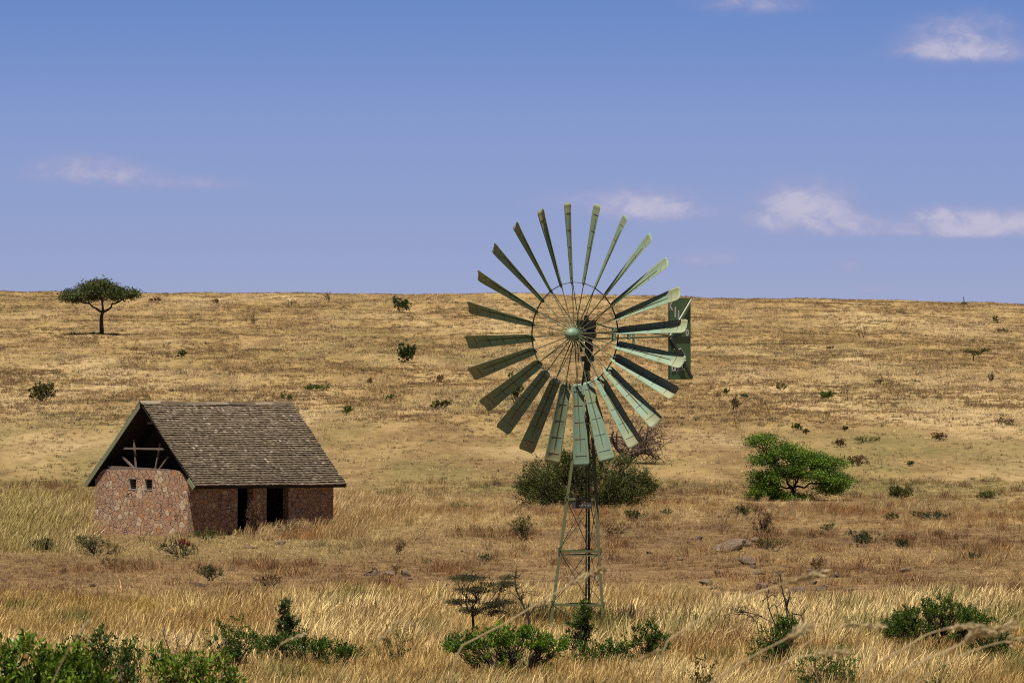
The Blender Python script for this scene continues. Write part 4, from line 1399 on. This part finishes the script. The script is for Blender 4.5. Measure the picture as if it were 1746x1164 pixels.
small_dead(562, 516, 24, 22, 'leafless purple brown shrub breaking the skyline', 4, M_deadwood)
small_dead(430, 553, 20, 26, 'small bare dead tree on the upper slope right of the acacia', 5)
small_dead(493, 522, 7, 16, 'thin bare stick on the upper slope left of the skyline shrub', 6)
small_dead(1471, 575, 14, 26, 'two thin bare stems on the upper right slope', 7)
small_dead(540, 518, 10, 8, 'low bare tangle beside the purple brown skyline shrub', 8, M_deadwood)
small_dead(1500, 655, 26, 18, 'grey fallen twigs on the middle right slope', 12, M_deadwood)
small_dead(1690, 650, 30, 18, 'grey leafless scrub on the right slope', 13, M_deadwood)
tree('thorn_tree', 'tiny flat-topped thorn tree near the right edge of the hill', 'tree', 1660, 615, 606, [(1655, 599, 12, 2, 14), (1676, 597, 10, 2, 12), (1664, 603, 8, 2, 6)], M_leaf_olive, M_darkbark, 0.12, 30, 0.14, 0.05, 2, 3, flat=0.3, seed=15, depth=0.5)


# ------------------------------------------------------------------ mast on the skyline
def build_mast():
    X, Y, Z = solve(1643, 520, d1=350 * K)
    Z = tz(X, Y); s = FPX / Y
    root = empty('survey_mast', (X, Y, Z), 0, label='tiny twin post marker standing on the skyline at the right', cat='mast')
    b = MB(); b.tube([(0, 0, -.1), (0, 0, 0.95)], 0.035, 6); b.build('post', M_iron, root)
    b = MB(); b.tube([(0.12, 0, -.1), (0.12, 0, 0.6)], 0.03, 6); b.build('post', M_iron, root)
    b = MB(); b.box((0.1, 0, 0.22), (0.65, 0.3, 0.2)); b.box((0.0, 0, 0.85), (0.12, 0.1, 0.12)); b.build('box', M_iron, root)


build_mast()


# ------------------------------------------------------------------ rocks
def rock_mat():
    m, k, bs, out = new_mat('rock')
    t = k.new('ShaderNodeTexCoord').outputs['Object']
    oi = k.new('ShaderNodeObjectInfo').outputs['Random']
    n = k.noise(t, 5, 6, 0.65)
    c = k.ramp(n, [(0.3, (0.08, 0.05, 0.03)), (0.52, (0.21, 0.145, 0.09)), (0.75, (0.42, 0.32, 0.21))])
    c = k.mix(k.math('MULTIPLY', oi, 0.4), c, (0.20, 0.12, 0.08))
    k.put(bs.inputs['Base Color'], c); bs.inputs['Roughness'].default_value = 0.9
    bump(k, bs, k.noise(t, 9, 6, 0.7), 0.8, 0.05)
    return m


M_rock = rock_mat()
import bmesh


def rock(px, row, w_, h_, label, seed, tilt=0.0, group='brown rocks scattered on the plain', flat=1.0):
    rs = np.random.RandomState(seed)
    X, Y, Z = solve(px, row); s = FPX / Y
    bm = bmesh.new()
    bmesh.ops.create_icosphere(bm, subdivisions=3, radius=1.0)
    pl = [(unit(rs.normal(0, 1, 3)), rs.uniform(0.38, 0.75)) for _ in range(13)]
    for v_ in bm.verts:
        p = np.array(v_.co)
        for nrm, d in pl:
            e = np.dot(p, nrm) - d
            if e > 0: p = p - nrm * e
        p = p * (1 + 0.07 * math.sin(7 * p[0] + seed) * math.cos(6 * p[1] + 2 * p[2]))
        v_.co = p
    me = bpy.data.meshes.new('rock'); bm.to_mesh(me); bm.free()
    me.materials.append(M_rock)
    o = bpy.data.objects.new('rock', me); COL.objects.link(o)
    o.location = (X, Y, Z + 0.25 * h_ / s)
    o.scale = (w_ / s / 1.5, w_ / s / 1.5 * rs.uniform(0.6, 1.0), h_ / s / 1.4)
    o.rotation_euler = (rs.uniform(-.2, .2), tilt, rs.uniform(0, 6) * 0.1)
    return tag(o, label, 'rock', group)


RK = [(342, 1000, 30, 11, 'flat pale stone slab below the hut in front of a dark grassy shrub', 0.05), (476, 929, 26, 11, 'rounded dark stone on the mown ground before the long hut wall', -0.1),
      (424, 934, 24, 7, 'low dark stone left of the rounded one before the hut', 0.0), (1193, 920, 12, 13, 'upright dark stone left of the rock outcrop', 0.1), (1181, 922, 8, 8, 'smallest dark stone left of the upright one', 0),
      (1246, 940, 46, 20, 'largest tilted slab of the rock outcrop right of the tower', -0.35), (1226, 938, 26, 16, 'left end slab of the rock outcrop', 0.2), (1270, 932, 34, 15, 'upper slab of the rock outcrop under the rusty clump', -0.4), (1290, 925, 22, 12, 'right end stone of the rock outcrop', -0.3),
      (1271, 961, 28, 21, 'pale rounded boulder below the rock outcrop', 0.1), (1284, 968, 14, 8, 'small stone right of the pale rounded boulder', 0),
      (1545, 975, 26, 12, 'grey stone with a dark hollow on the trodden right ground', 0), (1564, 992, 20, 12, 'pale stone below the grey hollow stone', 0.1), (1426, 983, 12, 10, 'pointed dark stone on the right stony bank', 0.3),
      (157, 1000, 14, 9, 'small pale stone in the grass below the left hut corner', 0), (8, 990, 12, 6, 'small pale stone at the left edge of the plain', 0),
      (868, 695, 12, 5, 'pale flat stone by the shrub between the lower left blades', 0), (1339, 585, 12, 4, 'flat dark stone on the upper right slope', 0), (1415, 594, 14, 7, 'dark stone lump on the middle right slope', 0)]
for i, (px, row, w_, h_, lab, ti) in enumerate(RK):
    rock(px, row, w_, h_, lab, 40 + i, ti)
rsb = np.random.RandomState(77)
for i in range(26):
    px = rsb.choice([rsb.uniform(1190, 1300), rsb.uniform(1360, 1480), rsb.uniform(630, 700)]); row = rsb.uniform(975, 1012)
    rock(px, row, rsb.uniform(9, 26), rsb.uniform(6, 14), 'small brown stone half sunk in the stony bank beside other stones like it', 100 + i, rsb.uniform(-.3, .3), 'half sunk stones of the stony bank')
for i in range(34):
    px = rsb.uniform(560, 1740); row = rsb.uniform(915, 1000)
    rock(px, row, rsb.uniform(4, 13), rsb.uniform(3, 7), 'small brown stone lying loose on the trodden middle plain like many others', 300 + i, rsb.uniform(-.3, .3), 'loose stones of the middle plain')
for i in range(12):
    px = rsb.uniform(1150, 1420); row = rsb.uniform(675, 720)
    rock(px, row, rsb.uniform(5, 12), rsb.uniform(3, 7), 'small dark stone strewn on the right slope above the bright tree', 200 + i, 0, 'small stones strewn on the right slope')

# ------------------------------------------------------------------ grass
def grass_mat():
    m, k, bs, out = new_mat('grass_blades')
    gc = attr(k, 'gcol', 'INSTANCER', 'Color')
    t = attr(k, 'tint')
    f = k.math('ADD', 0.42, k.math('MULTIPLY', t, 1.32))
    nd = k.new('ShaderNodeVectorMath', operation='SCALE')
    k.put(nd.inputs[0], gc); k.put(nd.inputs[3], f)
    k.put(bs.inputs['Base Color'], nd.outputs[0])
    bs.inputs['Roughness'].default_value = 0.6
    bs.inputs['Specular IOR Level'].default_value = 0.25
    tr = k.new('ShaderNodeBsdfTranslucent'); k.put(tr.inputs[0], nd.outputs[0])
    mxs = k.new('ShaderNodeMixShader'); mxs.inputs[0].default_value = 0.15
    k.put(mxs.inputs[1], bs.outputs[0]); k.put(mxs.inputs[2], tr.outputs[0])
    k.put(out.inputs[0], mxs.outputs[0])
    return m


M_grass = grass_mat()
PROTO = bpy.data.collections.new('grass_tufts')


def tuft(nm, rs, n, hmin, hmax, rad, wd, lean, splay, seedhead=0.0, segs=4):
    b = MB()
    qs = []; ts = []
    for i in range(n):
        a = rs.uniform(0, 2 * math.pi); r = rad * math.sqrt(rs.rand())
        p = np.array([r * math.cos(a), r * math.sin(a), -0.02])
        h = rs.uniform(hmin, hmax)
        d = np.array([lean + rs.normal(0, splay), rs.normal(0, splay), 1.0]); d = d / np.linalg.norm(d)
        bend = np.array([rs.uniform(0.2, 1.0) * (lean + 0.15) + rs.normal(0, splay * 0.6), rs.normal(0, splay * 0.6), -0.35 * rs.rand()])
        wv = rs.uniform(0.6, 1.3) * wd
        fa = rs.uniform(0, math.pi); side = np.array([math.cos(fa), math.sin(fa), 0])
        if abs(side[0]) < 0.35: side[0] = 0.5
        tt = np.linspace(0, 1, segs + 1)
        head = rs.rand() < seedhead
        c = [p + d * h * t + bend * h * 0.55 * t * t for t in tt]
        ww = [wv * (1 - 0.75 * t) for t in tt]
        if head:
            ww[-2] = wv * 1.5; ww[-1] = wv * 0.5
        tint = rs.uniform(0.15, 0.75) + (0.25 if head else 0)
        for s in range(segs):
            q0, q1 = c[s], c[s + 1]
            qs.append([q0 - side * ww[s] / 2, q0 + side * ww[s] / 2, q1 + side * ww[s + 1] / 2, q1 - side * ww[s + 1] / 2]); ts.append(tint)
    b.addq(np.array(qs), np.array(ts))
    o = b.build(nm, M_grass)
    COL.objects.unlink(o); PROTO.objects.link(o)
    return o


rsg = np.random.RandomState(9)
# indices follow alphabetical order in the collection
for q in range(3): tuft('tuft_a%d' % q, rsg, 46, 0.22, 0.78, 0.24, 0.010, 0.12, 0.28, 0.5)       # 0-2 tall straw
for q in range(2): tuft('tuft_b%d' % q, rsg, 34, 0.16, 0.38, 0.20, 0.012, 0.10, 0.30, 0.2, 3)      # 3-4 medium
for q in range(2): tuft('tuft_c%d' % q, rsg, 32, 0.05, 0.15, 0.26, 0.013, 0.0, 1.6, 0.0, 2)        # 5-6 short mat
for q in range(2): tuft('tuft_d%d' % q, rsg, 26, 0.08, 0.30, 0.22, 0.028, 0.05, 0.45, 0.0, 2)      # 7-8 hill


def scatter(name, pts, idx, rot, scl, colr, label):
    me = bpy.data.meshes.new(name)
    me.from_pydata(pts.tolist(), [], [])
    n = len(pts)
    a = me.attributes.new('pick', 'INT', 'POINT'); a.data.foreach_set('value', idx.astype(np.int32))
    a = me.attributes.new('rot', 'FLOAT_VECTOR', 'POINT'); a.data.foreach_set('vector', rot.astype(np.float32).ravel())
    a = me.attributes.new('scl', 'FLOAT_VECTOR', 'POINT'); a.data.foreach_set('vector', scl.astype(np.float32).ravel())
    a = me.attributes.new('gcol', 'FLOAT_COLOR', 'POINT')
    a.data.foreach_set('color', np.concatenate([colr, np.ones((n, 1))], 1).astype(np.float32).ravel())
    o = bpy.data.objects.new(name, me); COL.objects.link(o)
    ng = bpy.data.node_groups.new(name, 'GeometryNodeTree')
    ng.interface.new_socket('Geometry', in_out='INPUT', socket_type='NodeSocketGeometry')
    ng.interface.new_socket('Geometry', in_out='OUTPUT', socket_type='NodeSocketGeometry')
    gi = ng.nodes.new('NodeGroupInput'); go = ng.nodes.new('NodeGroupOutput')
    ip = ng.nodes.new('GeometryNodeInstanceOnPoints')
    ci = ng.nodes.new('GeometryNodeCollectionInfo'); ci.inputs['Collection'].default_value = PROTO
    ci.inputs['Separate Children'].default_value = True; ci.inputs['Reset Children'].default_value = True

    def na(nm, dt):
        x = ng.nodes.new('GeometryNodeInputNamedAttribute'); x.data_type = dt; x.inputs['Name'].default_value = nm
        return [s_ for s_ in x.outputs if s_.enabled and s_.name == 'Attribute'][0]
    lk = ng.links.new
    lk(gi.outputs[0], ip.inputs['Points']); lk(ci.outputs[0], ip.inputs['Instance'])
    ip.inputs['Pick Instance'].default_value = True
    lk(na('pick', 'INT'), ip.inputs['Instance Index'])
    e2r = ng.nodes.new('FunctionNodeEulerToRotation')
    lk(na('rot', 'FLOAT_VECTOR'), e2r.inputs[0]); lk(e2r.outputs[0], ip.inputs['Rotation'])
    lk(na('scl', 'FLOAT_VECTOR'), ip.inputs['Scale'])
    lk(ip.outputs[0], go.inputs[0])
    md = o.modifiers.new('scatter', 'NODES'); md.node_group = ng
    tag(o, label, 'grass', None, 'stuff')
    return o


def hutmask(x, y, grow=0.25):
    dx = x - HUT_X; dy_ = y - HUT_Y
    lx = dx * math.cos(HUT_A) + dy_ * math.sin(HUT_A); ly = -dx * math.sin(HUT_A) + dy_ * math.cos(HUT_A)
    return (lx > -grow) & (lx < 7.44 + grow) & (ly > -grow) & (ly < 4.40 + grow)


def wedge(n, d0, d1, rs, pw=1.0, marg=1.6):
    n = n * 1.28
    """points uniform over ground area inside the widened view wedge"""
    D = d0 + (d1 - d0) * rs.rand(int(n)) ** pw
    hw = 0.1763 * D * marg + 2.0
    X = rs.uniform(-1, 1, int(n)) * hw
    return X, D


C_pale = np.array([.76, .58, .31]); C_straw = np.array([.54, .375, .165]); C_gold = np.array([.46, .32, .07]); C_rust = np.array([.30, .145, .055])
C_brown = np.array([.22, .13, .065]); C_green = np.array([.17, .19, .055]); C_dark = np.array([.085, .075, .035])


def lerp(a, b_, t):
    return a * (1 - t[:, None]) + b_ * t[:, None]


def rots(rs, n, tilt=0.12, full=0.5):
    return np.stack([rs.normal(0, tilt, n), rs.normal(0, tilt, n), rs.uniform(-full, full, n)], 1)


def rowof(X, D, Z):
    return HZ + (EYE - Z) / (D * K) * FPX


def make_grass():
    rs = np.random.RandomState(31)
    # --- tall straw in front
    X, D = wedge(34000, 46, 80, rs)
    dens = sstep(fbm(X / 2.2, D / 1.8, 3), 0.30, 0.50) * 0.75 + 0.25
    edge = 1 - sstep(D + (fbm(X / 4.0, D / 3.0, 3) - .5) * 10 + sstep(X, 3, 8) * 1.5, 71, 76)
    keep = rs.rand(len(X)) < dens * edge
    X, D = X[keep], D[keep]; n = len(X)
    t1 = fbm(X / 3.5 + 3, D / 3.0, 3); t2 = fbm(X / 1.5 + 11, D / 1.5, 3)
    c = lerp(np.tile(C_straw, (n, 1)), C_pale, sstep(t1, 0.42, 0.62))
    gold = sstep(D, 68, 74) * sstep(-X, -2, 4) * sstep(t2, .35, .6)
    c = lerp(c, C_gold, gold * 0.75)
    c = lerp(c, C_rust, sstep(t2, 0.62, 0.74) * 0.55)
    c = lerp(c, C_green, sstep(fbm(X / 2.0 + 70, D / 2.0, 2), 0.64, 0.78) * 0.7 + sstep(58 - D, 0, 6) * sstep(t2, .45, .6) * 0.35)
    c = c * rs.uniform(0.85, 1.35, (n, 1)) * np.array([1.04, 1.04, 0.90])
    sc = rs.uniform(0.65, 1.15, n) * (0.72 + 0.5 * sstep(t1, .35, .65))
    sc *= 1 - 0.35 * sstep(D, 70, 79)
    idx = np.where(rs.rand(n) < 0.75, rs.randint(0, 3, n), rs.randint(3, 5, n))
    scatter('tall_grass', np.stack([X, D * K, terrain(X, D * K)], 1), idx, rots(rs, n, .16, 1.0), np.stack([sc, sc, sc], 1), c, 'tall pale straw grass leaning in the wind around the windmill foot')
    # --- short trodden grass on the middle plain
    X, D = wedge(60000, 68, 128, rs)
    keep = ~hutmask(X, D * K, 0.15)
    X, D = X[keep], D[keep]; n = len(X)
    t1 = fbm(X / 5.0 + 9, D / 4.0, 4); t2 = fbm(X / 1.6, D / 1.6, 3); 
    idx = rs.randint(5, 7, n)
    idx = np.where((t2 > 0.62) & (rs.rand(n) < 0.18), rs.randint(3, 5, n), idx)
    c = lerp(np.tile(C_brown * 1.0, (n, 1)), C_straw, sstep(t1, 0.45, 0.72))
    gone = rs.rand(n) < 0.45 * sstep(t2, .52, .36)
    X, D, t1, t2, idx, c = X[~gone], D[~gone], t1[~gone], t2[~gone], idx[~gone], c[~gone]; n = len(X)
    lawn = np.exp(-((X + 8) / 6.0) ** 2) * sstep(D, 86, 90)
    c = lerp(c, np.array([.46, .37, .15]), lawn * 0.8)
    c = lerp(c, np.array([.25, .14, .06]), np.exp(-((D - 86) / 8.0) ** 2) * 0.7 * (1 - lawn) * (0.4 + 0.6 * sstep(t1, .62, .42)))
    c = lerp(c, C_rust, sstep(t2, .58, .72) * 0.5 * (1 - lawn))
    c = lerp(c, C_green, sstep(D, 116, 122) * sstep(t1, .45, .6) * 0.6)
    c = c * rs.uniform(0.5, 1.45, (n, 1))
    sc = rs.uniform(0.6, 1.3, n)
    scatter('short_grass', np.stack([X, D * K, terrain(X, D * K)], 1), idx, rots(rs, n, .15, 3.1), np.stack([sc, sc, sc], 1), c, 'short trodden brown grass on the plain around the hut')
    # --- fringe: taller grass band with rusty heads behind, and beside the hut
    X, D = wedge(26000, 92, 122, rs)
    px = 873 + X / (D * K) * FPX
    fr = np.clip(sstep(fbm(X / 4.5 + 30, D / 3.0, 3), .38, .58), 0, 1)
    m = np.exp(-((D - 111) / 4.0) ** 2) * (0.35 + 0.65 * fr)
    m = np.maximum(m, np.exp(-((px - 20) / 150.0) ** 2) * np.exp(-((D - 101) / 8.0) ** 2) * 1.2)
    m = np.maximum(m, np.exp(-((px - 600) / 60.0) ** 2) * np.exp(-((D - 107) / 4.0) ** 2) * 1.2)
    m = np.maximum(m, sstep(px, 1120, 1200) * np.exp(-((D - 108) / 6.0) ** 2) * 0.2 * fr)
    m = np.maximum(m, ((px > 425) & (px < 620) & (D > 97.5) & (D < 104)) * 0.9)
    keep = (rs.rand(len(X)) < m) & ~hutmask(X, D * K, 0.1) & ~((px > 158) & (px < 420) & (D < 104))
    X, D, px = X[keep], D[keep], px[keep]; n = len(X)
    t2 = fbm(X / 2.0 + 4, D / 2.0, 3)
    c = lerp(np.tile(C_straw, (n, 1)), C_pale, sstep(t2, .45, .6) * 0.7)
    c = lerp(c, np.array([.50, .42, .15]), np.exp(-((px - 40) / 110.0) ** 2) * 0.8)
    c = lerp(c, C_rust * 1.2, sstep(fbm(X / 2.6 + 21, D / 2.6, 3), .50, .64) * sstep(px, 150, 400) * 0.8)
    c = c * rs.uniform(0.75, 1.25, (n, 1))
    sc = rs.uniform(0.6, 1.1, n) * np.where(px < 200, 1.2, np.where(px < 700, 0.95, 0.52))
    idx = np.where(rs.rand(n) < 0.6, rs.randint(0, 3, n), rs.randint(3, 5, n))
    scatter('fringe_grass', np.stack([X, D * K, terrain(X, D * K)], 1), idx, rots(rs, n), np.stack([sc, sc, sc], 1), c, 'waving golden and rusty grass along the edge of the plain beside the hut')
    # --- hillside
    X, D = wedge(185000, 118, 362, rs, 1.0, 1.6)
    t1 = fbm(X / 9.0 + 9, D / 14.0, 4); t2 = fbm(X / 2.6, D / 4.0, 3); t3 = fbm(X / 20.0 + 50, D / 24.0, 3)
    low = sstep(D, 150, 175)
    keep = rs.rand(len(X)) < (0.30 + 0.7 * sstep(t2, .35, .6)) * (0.25 + 0.75 * low)
    X, D, t1, t2, t3, low = X[keep], D[keep], t1[keep], t2[keep], t3[keep], low[keep]; n = len(X)
    c = lerp(np.tile(C_straw * 0.95, (n, 1)), C_pale, sstep(t1, .46, .60))
    c = lerp(c, C_brown, sstep(t2, .54, .66) * 0.6)
    c = lerp(c, C_green, sstep(t3, .55, .66) * 0.25)
    dk = rs.rand(n) < 0.045 * (0.5 + sstep(t1, .6, .4) * 1.5)
    c[dk] = C_dark
    br = rs.rand(n) < 0.12
    c[br] = C_brown
    c = c * rs.uniform(0.55, 1.4, (n, 1))
    sc = rs.uniform(0.45, 1.0, n) * (0.75 + 0.35 * low)
    sc[dk] *= rs.uniform(0.8, 1.5, dk.sum())
    idx = rs.randint(7, 9, n)
    scatter('hill_grass', np.stack([X, D * K, terrain(X, D * K)], 1), idx, rots(rs, n, .1, 3.1), np.stack([sc, sc, sc * 0.8], 1), c, 'tufted dry grass covering the long hillside up to the skyline')


make_grass()


# ------------------------------------------------------------------ arching stalks close to the camera
def stalk(path, D, thick, label, seed):
    rs = np.random.RandomState(seed)
    D = D * K
    s = FPX / D
    pts = np.array([((p - 873) / s, D + rs.normal(0, .03), EYE - (r - HZ) / s) for p, r in path])
    t = np.linspace(0, 1, len(pts)); tt = np.linspace(0, 1, 26)
    pc = np.stack([np.interp(tt, t, pts[:, i]) for i in range(3)], 1)
    for _ in range(3):
        pc[1:-1] = (pc[:-2] + 2 * pc[1:-1] + pc[2:]) / 4
    # continue down to the ground
    d0 = pc[0] - pc[1]; b0 = pc[0]
    gz = tz(b0[0], b0[1])
    foot = np.array([b0[0] + d0[0] * 6, b0[1], gz])
    low = np.stack([foot * (1 - q) ** 2 + 2 * (b0 + d0 * 3) * q * (1 - q) + b0 * q * q for q in np.linspace(0, 0.97, 10)])
    all_ = np.concatenate([low, pc])
    root_o = empty('grass_stalk', tuple(foot), 0, label=label, cat='grass stalk', group='arching grass stalks close to the camera')
    b = MB()
    rad = np.concatenate([np.full(10, thick * 0.5), np.linspace(thick * 0.5, thick * 0.3, 26)])
    b.tube(all_ - foot, rad, 5)
    b.build('stem', M_straw, root_o)
    b = MB()
    n = 95
    tq = rs.uniform(0.62, 1.0, n)
    pos = np.stack([np.interp(tq, tt, pc[:, i]) for i in range(3)], 1) - foot
    dirs = unit(np.stack([np.interp(np.minimum(tq + .05, 1), tt, pc[:, i]) - np.interp(tq - 0.02, tt, pc[:, i]) for i in range(3)], 1))
    add_leaves(b, rs, pos + rs.normal(0, thick * 0.5, (n, 3)), dirs, thick * 5.5, 0.22, None, 0.25)
    b.build('seed_head', M_straw, root_o)


stalk([(790, 1100), (862, 1062), (905, 1035), (965, 1000), (1008, 976), (1030, 968)], 14, 0.009, 'long arching stalk crossing the left tower leg', 1)
stalk([(1140, 1090), (1200, 1050), (1270, 1015), (1320, 1000), (1370, 985), (1400, 976)], 13, 0.008, 'arching stalk ending over the leafless dark shrub', 2)
stalk([(1180, 1190), (1235, 1148), (1280, 1120), (1330, 1092), (1360, 1077), (1372, 1073)], 11, 0.008, 'stalk leaning across the tilted green bush', 3)
stalk([(1480, 1190), (1530, 1148), (1580, 1122), (1640, 1098), (1665, 1078), (1720, 1068)], 11, 0.009, 'thick pale stalk across the dense round bush', 4)
stalk([(1480, 1140), (1540, 1105), (1585, 1080), (1640, 1066), (1690, 1070)], 12, 0.007, 'upper stalk arching over the dense round bush', 5)
stalk([(1340, 1130), (1380, 1092), (1420, 1070), (1450, 1064), (1500, 1066)], 13, 0.006, 'thin stalk bending right between the two right bushes', 6)
stalk([(1240, 1180), (1310, 1140), (1370, 1118), (1410, 1113), (1440, 1112)], 12, 0.006, 'low pale stalk left of the sparse twiggy bush', 7)
stalk([(560, 1180), (595, 1130), (640, 1095), (680, 1060)], 15, 0.004, 'thin straight stalk right of the wide low bush', 8)
stalk([(80, 1180), (110, 1120), (128, 1085), (150, 1060)], 14, 0.004, 'thin stalk standing over the corner bush', 9)
stalk([(430, 1180), (455, 1130), (480, 1095), (520, 1080)], 16, 0.004, 'thin curved stalk before the spired dark bush', 10)
stalk([(1560, 1170), (1610, 1128), (1680, 1100), (1740, 1085), (1790, 1080)], 12, 0.006, 'lowest stalk bending toward the right edge', 11)
stalk([(1010, 1190), (1050, 1150), (1090, 1125), (1120, 1108)], 15, 0.005, 'short stalk in front of the two-headed bush', 12)


# ------------------------------------------------------------------ common albedo level: surfaces are kept at real-world reflectances
def level(m, f):
    k = NT(m.node_tree)
    for nd in list(m.node_tree.nodes):
        if nd.bl_idname in ('ShaderNodeBsdfPrincipled', 'ShaderNodeBsdfTranslucent'):
            sk = nd.inputs[0]
            sc_ = k.new('ShaderNodeVectorMath', operation='SCALE')
            sc_.inputs[3].default_value = f
            if sk.links:
                k.l.new(sk.links[0].from_socket, sc_.inputs[0])
            else:
                sc_.inputs[0].default_value = sk.default_value[:3]
            k.l.new(sc_.outputs[0], sk)


for m_ in bpy.data.materials:
    level(m_, 0.70)
